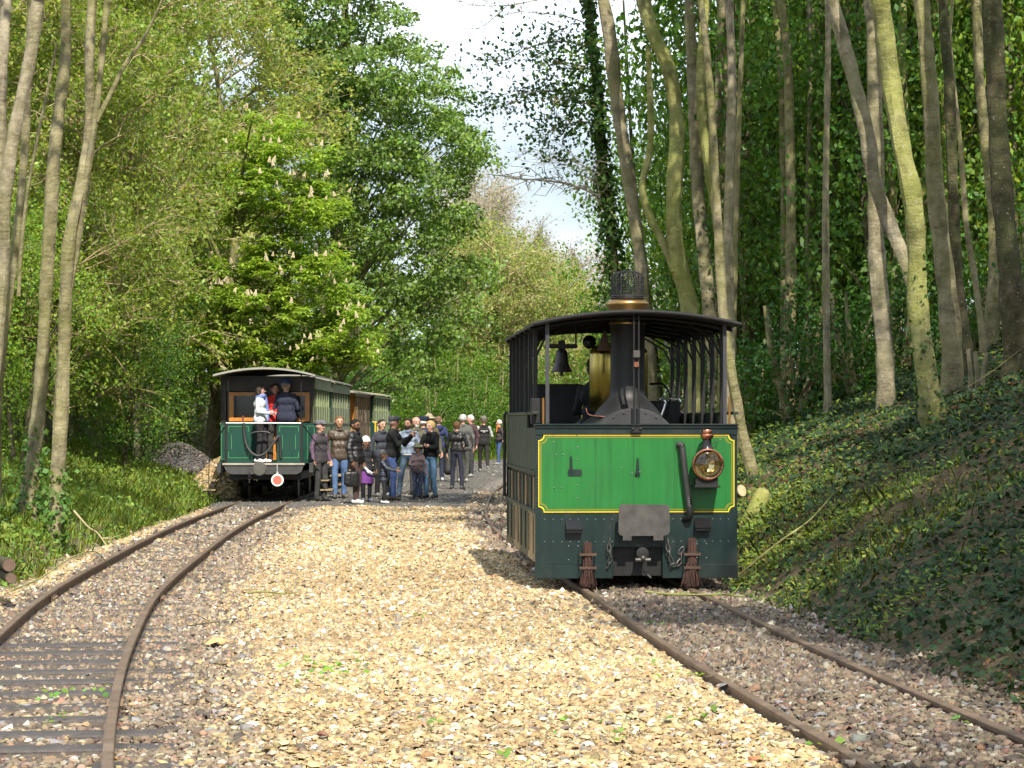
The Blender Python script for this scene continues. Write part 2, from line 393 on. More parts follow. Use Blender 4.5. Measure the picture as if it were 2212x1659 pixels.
# ------------------------------------------------------------------ railway tracks
rail_mat = mk('rail_rust', (.17, .115, .075), rough=.62, metal=.35, var=.35, scale=6, bump=.3, bscale=40, dirt=(.30, .24, .17), dirt_amt=.5)
sleeper_mat = mk('sleeper_tar', (.062, .052, .048), rough=.55, var=.35, scale=12, bump=.5, bscale=30, dirt=(.16, .13, .11), dirt_amt=.5)
PROF = [(-.055, -.12), (.055, -.12), (.055, -.108), (.012, -.095), (.009, -.04), (.029, -.030), (.030, -.006), (.024, 0), (-.024, 0), (-.030, -.006), (-.029, -.030), (-.009, -.04), (-.012, -.095), (-.055, -.108)]
def rail(curve, off, y0, y1, parent, name='rail'):
    ys = np.arange(y0, y1, .5); xs = curve(ys); dx = np.gradient(xs, ys); nrm = np.sqrt(1+dx*dx); V = []
    for x, y, d, q in zip(xs, ys, dx, nrm):
        for (a, h) in PROF: V.append((x + (off+a)/q, y - (off+a)*d/q, h))
    m = len(PROF); V = np.array(V); n = len(ys)
    F = [(i*m+k, i*m+(k+1) % m, (i+1)*m+(k+1) % m, (i+1)*m+k) for i in range(n-1) for k in range(m)]
    mb = MB(); mb.add(V, F + [tuple(range(m-1, -1, -1))]); return mb.build(name, rail_mat, parent)
slp = MB().box(-.93, .93, -.13, .13, -.12, 0, .012).mesh('sleeper', sleeper_mat)
def track(curve, ys, y0, y1, lab):
    t = empty('railway_track', (0, 0, 0), 0, lab, 'railway track')
    for s in (-1, 1): rail(curve, s*.53, y0, y1, t)
    for y in ys:
        e = .05; a = math.atan2(float(curve(y+e)-curve(y-e)), 2*e)
        y = y + random.uniform(-.045, .045)
        o = link('sleeper', slp, t, (float(curve(y)) + random.uniform(-.05, .05), y, -.090 + random.uniform(-.010, .004)), -a + random.uniform(-.045, .045)); o.scale = (1, random.uniform(.8, 1.1), 1)
    return t
plate = MB().box(-.012, .012, -.22, .22, -.095, -.04, .004).mesh('fishplate', rail_mat)
clip = MB().box(-.045, .045, -.045, .045, 0, .022, .006).box(-.018, .018, -.02, .02, .022, .045, .005).mesh('rail_clip', rail_mat)
def fixings(t, curve, joints, ys):
    for y, sides in joints:
        a = -math.atan2(float(curve(y+.05)-curve(y-.05)), .1)
        for s in sides:
            for e in (-.022, .022): link('fishplate', plate, t, (float(curve(y))+s*.53+e, y, 0), a)
            for q in (-.15, -.05, .05, .15): link('joint_bolt', bolt, t, (float(curve(y+q))+s*.53, y+q, -.068), a)
    for y in ys:
        for s in (-1, 1):
            for e in (-.085, .085): link('rail_clip', clip, t, (float(curve(y))+s*.53+e, y, -.088), 0)
bolt = MB().cyl((-.05, 0, 0), (.05, 0, 0), .013, n=6).mesh('joint_bolt', rail_mat)
fixings(track(LC, SLEEP_L, 8, 125, 'curving rusty metre-gauge track leading under the green carriages'), LC, [(15.4, (-1, 1)), (24.6, (-1, 1)), (33.0, (1,))], [])
fixings(track(RC, sleepers_y(31, 46), 8, 125, 'rusty metre-gauge track carrying the green steam tram engine'), RC, [(17.2, (-1, 1)), (22.6, (-1,))], [])
# sleeper ends of the engine's track show only behind it; ahead they are buried in ballast
# ------------------------------------------------------------------ foliage
LEAF = leafmat('leaf_green', .38)
LEAF_DARK = leafmat('leaf_ivy', .18, .55, .3)
PETAL = leafmat('petal_cream', .3, .7, .2)
def barkmat(name, col, moss, scar, mossy=.6):
    m = bpy.data.materials.new(name); m.use_nodes = True; t = m.node_tree; n = t.nodes; L = t.links; b = n['Principled BSDF']
    b.inputs['Roughness'].default_value = .92; b.inputs['Specular IOR Level'].default_value = .12
    c = n.new('ShaderNodeTexCoord')
    def noise(scale, det, sc=(1, 1, 1), rg=.6):
        mp_ = n.new('ShaderNodeMapping'); mp_.inputs['Scale'].default_value = sc; L.new(c.outputs['Object'], mp_.inputs['Vector'])
        q = n.new('ShaderNodeTexNoise'); q.inputs['Scale'].default_value = scale; q.inputs['Detail'].default_value = det; q.inputs['Roughness'].default_value = rg
        L.new(mp_.outputs[0], q.inputs['Vector']); return q.outputs['Fac']
    def mapr(f, a, b_, lo, hi):
        r = n.new('ShaderNodeMapRange'); r.inputs[1].default_value = a; r.inputs[2].default_value = b_; r.inputs[3].default_value = lo; r.inputs[4].default_value = hi; L.new(f, r.inputs[0]); return r.outputs[0]
    def mix(f, x, y):
        q = n.new('ShaderNodeMix'); q.data_type = 'RGBA'; L.new(f, q.inputs[0])
        for k, v in ((6, x), (7, y)):
            if isinstance(v, tuple): q.inputs[k].default_value = (*v, 1)
            else: L.new(v, q.inputs[k])
        return q.outputs[2]
    col2 = tuple(min(1, v*1.45) for v in col); dk = tuple(v*.5 for v in col)
    f1 = noise(5, 8); base = mix(mapr(f1, .35, .65, 0, 1), dk, col2)
    base = mix(mapr(noise(1.1, 5), .38, .62, 0, mossy), base, moss)
    fb = noise(3.2, 7, (1.5, 1.5, 4.2), .7); base = mix(mapr(fb, .60, .70, 0, .75), base, scar)
    base = mix(mapr(noise(26, 3), .62, .70, 0, .5), base, (.42, .41, .35))
    L.new(base, b.inputs['Base Color'])
    ad = n.new('ShaderNodeMath'); ad.operation = 'ADD'; L.new(noise(13, 7, (1, 1, .35)), ad.inputs[0]); L.new(fb, ad.inputs[1])
    bp = n.new('ShaderNodeBump'); bp.inputs['Strength'].default_value = .9; bp.inputs['Distance'].default_value = .035
    L.new(ad.outputs[0], bp.inputs['Height']); L.new(bp.outputs[0], b.inputs['Normal']); MATS[name] = m; return m
bark = barkmat('bark_grey_green', (.235, .205, .125), (.20, .20, .06), (.09, .07, .045))
bark_pale = barkmat('bark_pale', (.29, .25, .175), (.20, .19, .075), (.10, .075, .05), .7)
bark_moss = barkmat('bark_moss', (.25, .24, .10), (.26, .28, .07), (.12, .10, .05), .7)
bark_dark = barkmat('bark_dark', (.09, .075, .045), (.06, .08, .025), (.03, .025, .02), .6)
twig_mat = mk('twig_tan', (.42, .34, .19), rough=.9, var=.3, scale=2, spec=.1)
twig_grey = mk('twig_grey', (.46, .40, .31), rough=.9, var=.3, scale=2, spec=.1)

def leaves(C, N, size, asp, rng, dirs=None):
    n = len(C); t = unit(np.cross(N, unit(rng.normal(0, 1, (n, 3))))) if dirs is None else dirs
    b = np.cross(N, t); s = size[:, None]
    fold = N*s*rng.uniform(.02, .16, (n, 1))
    v = np.stack([C - t*s*.5, C + b*s*asp*.5 + fold, C + t*s*.5, C - b*s*asp*.5 + fold], 1).reshape(-1, 3)
    return v, np.arange(n*4).reshape(-1, 4)
def greens(n, base, rng, jit=.22, yel=.25):
    c = np.array(base)[None]*(1+rng.normal(0, jit, (n, 1))); k = rng.uniform(-yel, yel, n)
    c[:, 0] *= 1+k; c[:, 2] *= 1-k; return np.clip(c, .004, .6)
def clump_leaves(cl, per, size, base, rng, asp=.6, flat=.65, jit=.22, yel=.25, up=.6):
    """cl: list of (centre, radius); leaves on twiglets inside every clump"""
    C, Nn, K = [], [], []
    for (c, r) in cl:
        n = max(6, int(per*(r**2)*rng.uniform(.7, 1.3)))
        d = unit(rng.normal(0, 1, (n, 3))); rr = r*rng.uniform(0, 1, (n, 1))**.45
        p = d*rr; p[:, 2] *= flat
        C.append(p + np.asarray(c)); nn = unit(rng.normal(0, 1, (n, 3)) + np.array([0, -.25, up]) + d*.5); Nn.append(nn)
        K.append(np.full(n, rng.normal(1, .13)))
    C = np.concatenate(C); Nn = np.concatenate(Nn); K = np.concatenate(K); n = len(C)
    v, f = leaves(C, Nn, rng.uniform(size*.65, size*1.25, n), asp, rng)
    col = greens(n, base, rng, jit, yel)*K[:, None]
    return v, f, np.repeat(np.clip(col, .004, .6), 4, 0)
def ell_clumps(c, rad, n, r0, r1, rng, shell=.4):
    d = unit(rng.normal(0, 1, (n, 3))); k = rng.uniform(0, 1, (n, 1))**shell
    return [(p, rng.uniform(r0, r1)) for p in np.asarray(c) + d*k*np.asarray(rad)]
def cat(parts):
    V, F, C, o = [], [], [], 0
    for v, f, c in parts: V.append(v); F.append(f+o); C.append(c); o += len(v)
    return np.concatenate(V), np.concatenate(F), np.concatenate(C)

def bough(mb, a, b, r, rng, sag=.15, n=5, sides=5):
    a, b = np.asarray(a, float), np.asarray(b, float); L = np.linalg.norm(b-a); m = .5*(a+b) + rng.normal(0, .07*L, 3) + np.array([0, 0, sag*L])
    t = np.linspace(0, 1, n)[:, None]; P = (1-t)**2*a + 2*t*(1-t)*m + t*t*b
    mb.tube(P, np.linspace(r, r*.3, n), sides, False); return P

class TubeSet:
    """thousands of thin twigs as one mesh, three sided"""
    def __init__(s): s.P = []; s.R = []
    def add(s, P, r0, r1): s.P.append(np.asarray(P)); s.R.append(np.linspace(r0, r1, len(P)))
    def arrays(s, sides=3):
        V, F, o = [], [], 0
        for P, R in zip(s.P, s.R):
            T = unit(np.gradient(P, axis=0)); u = unit(np.cross(T, np.array([.31, .22, .91]))); w = np.cross(T, u); m = len(P)
            a = np.arange(sides)*2*math.pi/sides
            V.append((P[:, None] + R[:, None, None]*(np.cos(a)[None, :, None]*u[:, None] + np.sin(a)[None, :, None]*w[:, None])).reshape(-1, 3))
            i = np.arange(m-1)[:, None]*sides; k = np.arange(sides)[None]; k2 = (k+1) % sides
            F.append((np.stack([i+k, i+k2, i+sides+k2, i+sides+k], -1).reshape(-1, 4))+o); o += m*sides
        return np.concatenate(V), np.concatenate(F)

def trunk_mesh(name, path, r, mat, rng, sides=12, limbs=(), flare=True, root=True):
    P = catmull(path, 6); m = len(P)
    if P[0][2] > P[-1][2]: P = P[::-1]
    h = np.linspace(0, 1, m); R = np.interp(h, np.linspace(0, 1, len(r)), r)
    R = R*(1+.05*np.sin(h*37+rng.uniform(0, 6))+.04*np.sin(h*91+rng.uniform(0, 6)))
    dist = np.concatenate([[0], np.cumsum(np.linalg.norm(np.diff(P, axis=0), axis=1))])
    if flare: R = R*(1+.55*np.exp(-dist/.28))
    mb = MB(); mb.tube(P, R, sides, True)
    V = np.array(mb.v); k = np.arange(len(V)) % sides
    cen = np.repeat(P, sides, 0); ph = rng.uniform(0, 6, 4)
    dd = np.repeat(dist, sides); w = 1 + .07*np.sin(k*2*math.pi/sides*2+dd*.9+ph[0]) + .06*np.sin(k*2*math.pi/sides*3-dd*1.7+ph[1]) + .03*np.sin(dd*9+k+ph[2])
    mb.v = [tuple(p) for p in cen + (V-cen)*w[:, None]]
    for (a, b, rr) in limbs: bough(mb, a, b, rr, rng, .1, 6, 6)
    return mb.mesh(name, mat, True), P, R

# ------------------------------------------------------------------ trunk survey: (x, y) along each stem at distance Y, half widths
def stem_tree(label, Y, pts, hw, mat, top=13.5, crown=1.2, group=None, name='woodland_tree', extra=(), crown_r=2.6, seed=0, root=True, lean=0.0):
    rng = np.random.default_rng(900+seed+int(Y*10)+int(abs(pts[0][0])))
    P = [at(x, y, Y) for x, y in pts]                      # from the top of the frame downwards
    for i, p in enumerate(P): p[1] += .10*math.sin(i*1.7+Y) + lean*(p[2])
    if top:
        d = unit(P[0]-P[1])*np.array([.35, .35, 1]); d = d/max(d[2], .3)
        z0 = P[0][2]
        for k in (.35, .7, 1.0): P.insert(0, np.array(P[0]) + d*max(.4, (top-z0)*(.35 if k < 1 else .3)) + rng.normal(0, .10, 3)*np.array([1, 1, 0]))
    if root:
        b = np.array(P[-1]); g = float(tz(b[0], b[1]))
        if b[2] - g > .15: P.append(np.array([b[0], b[1], g-.25]))
        else: P[-1][2] = g-.25
    base = P[-1]
    o = empty(name, (float(base[0]), float(base[1]), float(base[2])), 0, label, 'tree', group)
    org = np.array(base)
    rads = [h*.82*(1024/2212)*Y/FPX for h in hw]
    rad = [rads[-1]] + rads[::-1] + ([rads[0]*.7, rads[0]*.3] if top else [])
    limbs = []
    topP = P[0]
    cl = []
    if crown:
        for j in range(7):
            a = rng.uniform(0, 6.28); q = topP + np.array([math.cos(a)*crown_r*.8, math.sin(a)*crown_r*.8, rng.uniform(-2.5, 1.5)])
            s = topP + (P[2]-topP)*rng.uniform(.1, .9); limbs.append((s-org, q-org, rads[0]*.35)); cl.append((q-org, rng.uniform(.7, 1.2)))
    me, PP, RR = trunk_mesh('trunk', [p-org for p in P], rad, mat, rng, limbs=limbs, flare=root)
    link('trunk', me, o)
    for (pts2, hw2) in extra:
        Q = [at(x, y, Y)-org for x, y in pts2]
        me2, _, _ = trunk_mesh('limb', Q, [h*(1024/2212)*Y/FPX for h in hw2[::-1]], mat, rng, sides=9, flare=False)
        link('limb', me2, o)
    if crown:
        cl += ell_clumps(topP-org+np.array([0, 0, -.3]), (crown_r, crown_r, 2.4), int(16*crown), .5, 1.0, rng)
        v, f, c = clump_leaves(cl, 75, .21, (.075, .155, .03), rng)
        link('crown', np_mesh('crown', v, f, LEAF, c), o)
    return o, P

R_GROUP = None
stem_tree('tall pale trunk bending away from the engine chimney towards the sky gap', 42, [(1296,-60),(1318,80),(1335,230),(1363,420),(1383,560),(1395,700),(1405,860)], [15,16,17,18,18,19,20], bark_pale, seed=1)
stem_tree('thick mossy trunk behind the engine roof with a thin stem forking from it', 40, [(1385,-60),(1405,60),(1440,140),(1458,220),(1463,300),(1455,450),(1463,560),(1490,670),(1500,880)], [16,18,19,20,21,22,22,22,24], bark_moss, seed=2,
          extra=[([(1400,100),(1406,300),(1388,400),(1400,460),(1430,520),(1458,585)], [6,7,7,8,9,10])])
stem_tree('straight grey trunk with black scars beside the mossy forked trunk', 41.5, [(1485,-60),(1495,150),(1503,300),(1510,450),(1530,650),(1545,880)], [13,14,15,16,17,18], bark_pale, seed=3)
stem_tree('slender leaning trunk meeting the bank beside the sawn log', 34, [(1510,-60),(1525,100),(1540,300),(1553,500),(1563,680),(1577,800),(1605,940),(1640,1022)], [8,9,10,10,11,12,13,15], bark, seed=4)
stem_tree('upright trunk with peeling mossy bark just right of the engine roof', 44, [(1575,-60),(1583,100),(1590,250),(1603,430),(1612,620),(1625,850),(1632,960)], [11,12,13,14,15,16,17], bark, seed=5)
stem_tree('thin ivy-shaded trunk deep in the wood beyond the engine', 49, [(1640,-60),(1650,400),(1655,700),(1660,900)], [7,8,9,10], bark, seed=6)
stem_tree('thin wavering trunk half lost in the leaves of the wood', 52, [(1690,-60),(1685,300),(1700,600),(1690,900)], [7,8,8,9], bark_pale, seed=7)
stem_tree('slim dark trunk standing between the understorey and the twin trunk', 47, [(1745,-60),(1760,350),(1770,500),(1760,880)], [8,9,10,11], bark, seed=8)
stem_tree('grey seamed trunk leaning into the big sunlit trunk on the bank', 30.6, [(1795,-60),(1825,60),(1850,160),(1875,290),(1890,380),(1925,470),(1955,550),(1978,640),(1990,760),(2012,930)], [17,18,19,20,20,19,18,17,16,14], bark_pale, seed=9, lean=.04)
stem_tree('big sunlit yellow-green trunk rooted halfway up the bank', 30, [(1895,-60),(1912,60),(1930,200),(1948,330),(1970,440),(1983,560),(1985,650),(1998,800),(2015,900),(2038,985)], [22,23,24,25,26,27,27,27,28,31], bark_moss, seed=10)
stem_tree('broad pale grey trunk directly behind the big sunlit trunk', 34.5, [(1875,-60),(1885,100),(1893,400),(1895,550),(1905,700),(1912,800)], [17,18,20,22,23,24], bark_pale, seed=11)
stem_tree('dark trunk with a sunlit streak uphill of the big sunlit trunk', 33, [(1985,-60),(2000,100),(2010,250),(2022,400),(2040,560),(2055,760)], [20,21,22,23,24,26], bark, seed=12)
stem_tree('narrow blackish trunk pressed close to the streaked dark trunk', 34, [(2040,-60),(2048,200),(2058,400),(2072,600),(2088,760)], [12,13,14,15,16], bark_dark, seed=13)
stem_tree('wiry curved sapling near the top of the bank', 36, [(2050,100),(2075,320),(2090,480),(2105,600),(2120,740)], [5,6,7,8,9], bark, seed=14, crown=0, top=9)
stem_tree('mottled trunk standing against the bright leaves at the bank top', 37, [(2105,-60),(2120,200),(2145,420),(2150,560),(2130,760)], [12,13,14,16,20], bark, seed=15)
stem_tree('massive dark trunk at the edge of the picture on the bank', 31, [(2140,-60),(2155,200),(2165,400),(2180,600),(2195,760)], [26,27,28,30,33], bark_dark, seed=16)
# left bank
stem_tree('pale curving trunk nearest the picture edge above the log ends', 30, [(95,-60),(82,0),(60,130),(35,270),(15,420),(5,560),(-10,750),(-25,950)], [15,16,17,17,18,18,18,19], bark_pale, crown=.15, crown_r=1.0, seed=20)
stem_tree('upright trunk cut off by the picture edge', 33, [(20,-60),(15,0),(8,150),(0,300),(-12,500),(-25,800)], [16,16,16,16,17,18], bark_pale, crown=.15, crown_r=1.0, seed=21)
stem_tree('thin grey trunk leaning behind the pale curving trunk', 36, [(70,-60),(62,150),(50,330),(35,520),(10,740),(-8,900)], [9,10,10,11,12,13], bark, crown=.15, crown_r=1.0, seed=22)
stem_tree('stout mossy trunk swollen at its ivy foot', 35, [(150,-60),(145,0),(140,120),(128,230),(118,350),(105,560),(88,800),(75,950),(62,1085)], [12,13,14,15,16,17,18,20,23], bark, crown=.15, crown_r=1.0, seed=23, extra=[([(122,100),(85,280),(62,400),(45,545),(40,640)], [3,3.5,4,4,4.5])])
stem_tree('tallest slender trunk closest to the carriage track with a side stem', 33, [(205,-60),(200,0),(196,120),(192,250),(185,330),(165,450),(150,550),(135,760),(128,950),(118,1172)], [12,12,13,14,14,15,15,16,17,19], bark, crown=.15, crown_r=1.0, seed=24,
          extra=[([(240,-60),(232,0),(222,110),(212,210),(200,300),(180,430),(160,560),(140,660)], [6,7,7,7,8,8,9,10]), ([(365,-30),(312,80),(270,140),(228,225),(208,262)], [3,4,5,6,7])])
for k, (lab, Y, pts, hw) in enumerate([
    ('crooked pale sapling behind the dark cinder heap', 60, [(322,600),(317,702),(310,800),(300,895)], [3,4,5,6]),
    ('short straight trunk beside the crooked pale sapling', 61, [(305,560),(312,700),(313,800),(321,915)], [4,5,6,7]),
    ('bent trunk leaning away at the left of the thicket saplings', 59, [(240,600),(255,700),(269,789),(291,900)], [4,5,6,8]),
    ('slim trunk at the thicket edge nearest the carriage', 62, [(385,500),(373,663),(365,760),(362,905)], [4,5,5,6])]):
    stem_tree(lab, Y, pts, hw, bark_pale, top=0, crown=0, seed=30+k, name='sapling')

# trees on the bank out of the picture, whose crowns shade the cutting side
for k, (x, y, h, r, *off) in enumerate([(4.7, 13.6, 9.4, 1.15, -1.5), (6.6, 7, 11, 3.0), (6.9, 13.5, 12.5, 2.2), (9.6, 14, 13, 3.0), (8.8, 20, 14, 2.3), (5.0, 12.2, 9.0, 1.5), (5.2, 2, 10, 2.3), (5.7, 9.5, 10, 1.7), (6.4, 11.5, 11, 1.7), (9.5, 0, 12, 3.0), (10.5, 24, 14, 2.4), (8.4, 28, 11, 1.8), (7.3, 17.5, 13, 1.7)]):
    rng = np.random.default_rng(60+k); g = float(tz(x, y))
    o = empty('woodland_tree', (x, y, g-.2), 0, 'shade-giving tree beside the yard outside the picture', 'tree', 'trees beside the viewpoint')
    me, P, R = trunk_mesh('trunk', [(0, 0, 0), (.1, .1, h*.35), (-.1, 0, h*.7), (0, .1, h)], [.2, .17, .14, .06], bark, rng, limbs=[((0, 0, h*.6), (r*.7*math.cos(a), r*.7*math.sin(a), h*.85), .06) for a in (0.3, 1.7, 3, 4.5, 5.5)])
    link('trunk', me, o)
    cl = ell_clumps((off[0] if off else 0, 0, h*.86), (r, r, h*(.24 if not off else .12)), 34 if not off else 14, .45, .95, rng, .5)
    v, f, c = clump_leaves(cl, 210 if (x > 4.9 or off) else 90, .17, (.075, .155, .03), rng); link('crown', np_mesh('crown', v, f, LEAF, c), o)

# ------------------------------------------------------------------ understorey of the wood on the engine's side: four shapes, repeated
def leafy_meshes(seed, rad, n, per, size, base, r0=.35, r1=.8, twigs=40, mat=None, wood=None, asp=.6, yel=.25, stems=3):
    rng = np.random.default_rng(seed); c = (0, 0, rad[2]*1.02)
    cl = ell_clumps(c, rad, n, r0, r1, rng, .42)
    v, f, col = clump_leaves(cl, per, size, base, rng, asp, yel=yel)
    cm = np_mesh('crown', v, f, mat or LEAF, col)
    mb = MB()
    for k in range(stems):
        a = rng.uniform(0, 6.28); b = np.array([math.cos(a), math.sin(a), 0])*rad[0]*.3
        P = catmull([(b*.1), b*.5+np.array([0, 0, rad[2]*.5]), b+np.array([0, 0, rad[2]*1.1]), b*1.3+np.array([0, 0, rad[2]*1.8])], 4)
        mb.tube(P, np.linspace(.07, .02, len(P)), 6)
    for (p, r) in cl[:twigs]: bough(mb, (p[0]*.2, p[1]*.2, p[2]*.55), p, .022, rng, .05, 4, 3)
    return mb.mesh('trunk', wood or bark, True), cm
UNDER = [leafy_meshes(100+k, (2.1, 1.8, 3.4), 125, 160, .10, b, .4, .85, 10, wood=bark_dark, stems=2) for k, b in enumerate([(.125, .23, .028), (.185, .29, .033), (.095, .19, .03)])]
def place(kind, x, y, s, rz, name, label, cat='tree', group=None, zs=1.0, dz=-.2):
    o = empty(name, (x, y, float(tz(x, min(y, 150)))+dz), rz, label, cat, group); o.scale = (s, s, s*zs)
    link('trunk', kind[0], o); link('crown', kind[1], o); return o
rng = np.random.default_rng(5)
spots = [(3.3,52),(4.6,48),(5.4,56),(6.6,50),(7.6,46),(8.8,53),(9.4,48),(10.8,52),(12.2,56),(4.6,62),(6.4,64),(8.4,62),(10.4,63),(12.6,66),(14.6,70),(3.6,70),(9.0,74),(12.0,78),(6.6,74),(15.5,82),
         (5.1,42.5),(6.4,43),(8.4,40.5),(9.0,43.5),(7.3,55),(11.2,46),(4.2,44.5),(5.7,45.5),(7.2,42.2),(6.0,40.2),(4.4,47),(7.9,47.5),(9.8,42)]
for k, (x, y) in enumerate(spots):
    place(UNDER[k % 3], x, y, rng.uniform(.95, 1.3), rng.uniform(0, 6.28), 'understorey_tree', 'leafy understorey tree filling the shade behind the trunks', group='understorey trees of the wood', zs=rng.uniform(1.0, 1.5))
low = [(3.7,40),(4.4,39),(5.3,38.5),(6.1,39.5),(6.9,38),(4.9,44),(3.0,45),(2.6,50),(7.8,37)]
LOW = [leafy_meshes(120+k, (1.0, .9, .9), 60, 260, .075, b, .22, .45, 12) for k, b in enumerate([(.06, .15, .02), (.045, .12, .025)])]
for k, (x, y) in enumerate(low):
    place(LOW[k % 2], x, y, rng.uniform(.8, 1.3), rng.uniform(0, 6.28), 'shrub', 'low shrub growing among the trunk feet on the bank', 'shrub', 'shrubs among the trunk feet')

# slim trunks standing deep in the wood
SLIM = []
for k in range(4):
    rs_ = np.random.default_rng(300+k); H_ = 15.0
    P_ = [(0, 0, 0)] + [(rs_.normal(0, .10)*q + .25*q/5*(-1)**k, rs_.normal(0, .1)*q, H_*q/5) for q in range(1, 6)]
    SLIM.append(trunk_mesh('trunk', P_, [.115, .10, .09, .07, .04], (bark_pale, bark, bark_moss, bark)[k], rs_, sides=9)[0])
rng = np.random.default_rng(91)
for k in range(34):
    Y_ = rng.uniform(37, 47); f_ = rng.uniform(.078, .135) if k > 11 else rng.uniform(.135, .20); x_ = max(f_*Y_, float(RC(Y_))+1.5)
    o = empty('slim_tree', (x_, Y_, float(tz(x_, Y_))-.15), rng.uniform(0, 6.28), 'slim bare-stemmed tree crowded into the wood behind the engine', 'tree', 'slim trunks deep in the wood'); s_ = rng.uniform(.6, 1.25); o.scale = (s_*.7, s_*.7, 1)
    link('trunk', SLIM[k % 4], o)
# a leafy spray and bare boughs reaching into the sky gap from the ivy-clad stems
rng = np.random.default_rng(77)
o, P = stem_tree('ivy-clad dark stem at the edge of the sky gap', 46, [(1265,-60),(1275,60),(1290,200),(1300,330),(1312,450),(1325,560),(1335,700),(1340,860)], [8,9,10,11,12,12,13,14], bark_dark, seed=40, crown=0, top=11)
org = np.array(o.location)
Pc = catmull(P[3:], 8); n = 3600; i = rng.integers(0, len(Pc), n); d = unit(rng.normal(0, 1, (n, 3))); rr = rng.uniform(.18, .5, (n, 1))*np.interp(Pc[i, 2], [0, 3, 5, 8], [1.2, 1, .6, .35])[:, None]
v, f = leaves(Pc[i]-org+d*rr, unit(d+rng.normal(0, .4, (n, 3))), rng.uniform(.07, .13, n), .8, rng)
link('ivy', np_mesh('ivy', v, f, LEAF_DARK, np.repeat(greens(n, (.065, .135, .025), rng), 4, 0)), o)
def spray(o, Y, lines, per, size, base, rngk, tw=twig_mat, name='leafy_bough'):
    """boughs given as surveyed lines; leaves along them"""
    org = np.array(o.location); C = []
    for (pts, r, leafy) in lines:
        ts = TubeSet()
        Q = catmull([at(x, y, Y)-org for x, y in pts], 6); Q[:, 1] += np.linspace(0, rngk.normal(0, .8), len(Q)); ts.add(Q, r, r*.35)
        for _ in range(int(len(Q)*2.2)):
            j = rngk.integers(2, len(Q)); e = Q[j]+np.array([rngk.normal(0, .30), rngk.normal(0, .35), rngk.normal(.02, .16)]); m = .5*(Q[j]+e)+rngk.normal(0, .06, 3)
            ts.add(np.array([Q[j], m, e]), r*.35, r*.15)
            if leafy > 0:
                k = int(per*leafy*rngk.uniform(.3, 1.6)); C.append(e+rngk.normal(0, .17, (k, 3))); C.append(m+rngk.normal(0, .10, (k//2, 3)))
        V, Fq = ts.arrays(4); link('bough', np_mesh('bough', V, Fq, tw), o)
    C = np.concatenate(C); n = len(C); v, f = leaves(C, unit(rngk.normal(0, 1, (n, 3))+np.array([0, 0, .8])), rngk.uniform(size*.6, size*1.2, n), .62, rngk)
    link(name, np_mesh(name, v, f, LEAF, np.repeat(greens(n, base, rngk), 4, 0)), o)
spray(o, 46, [([(1290,110),(1220,90),(1150,100),(1095,130),(1060,128)], .016, 1.2), ([(1296,190),(1230,200),(1160,195),(1100,222),(1048,226)], .016, 1.5), ([(1300,270),(1250,265),(1200,280),(1175,300)], .014, 1.3),
              ([(1310,385),(1270,365),(1220,345),(1190,345),(1160,360)], .012, .5), ([(1290,60),(1220,40),(1130,35),(1080,50)], .013, .35), ([(1280,150),(1225,150),(1180,140)], .014, 1.4), ([(1300,235),(1240,225),(1190,235)], .013, 1.2)], 7, .10, (.05, .115, .025), rng)
spray(o, 46, [([(1318,470),(1285,420),(1230,395),(1170,385),(1120,380),(1085,372)], .030, .03), ([(1300,445),(1290,400),(1285,350)], .018, .05), ([(1215,392),(1190,350),(1150,330),(1120,345)], .008, .04), ([(1290,0),(1180,-5),(1100,8),(1020,5),(975,-15)], .016, .03), ([(1100,8),(1050,45),(1020,50),(985,40)], .010, .03), ([(1260,400),(1240,340),(1200,310)], .009, .1)], 8, .11, (.10, .11, .05), rng, twig_grey, 'buds')

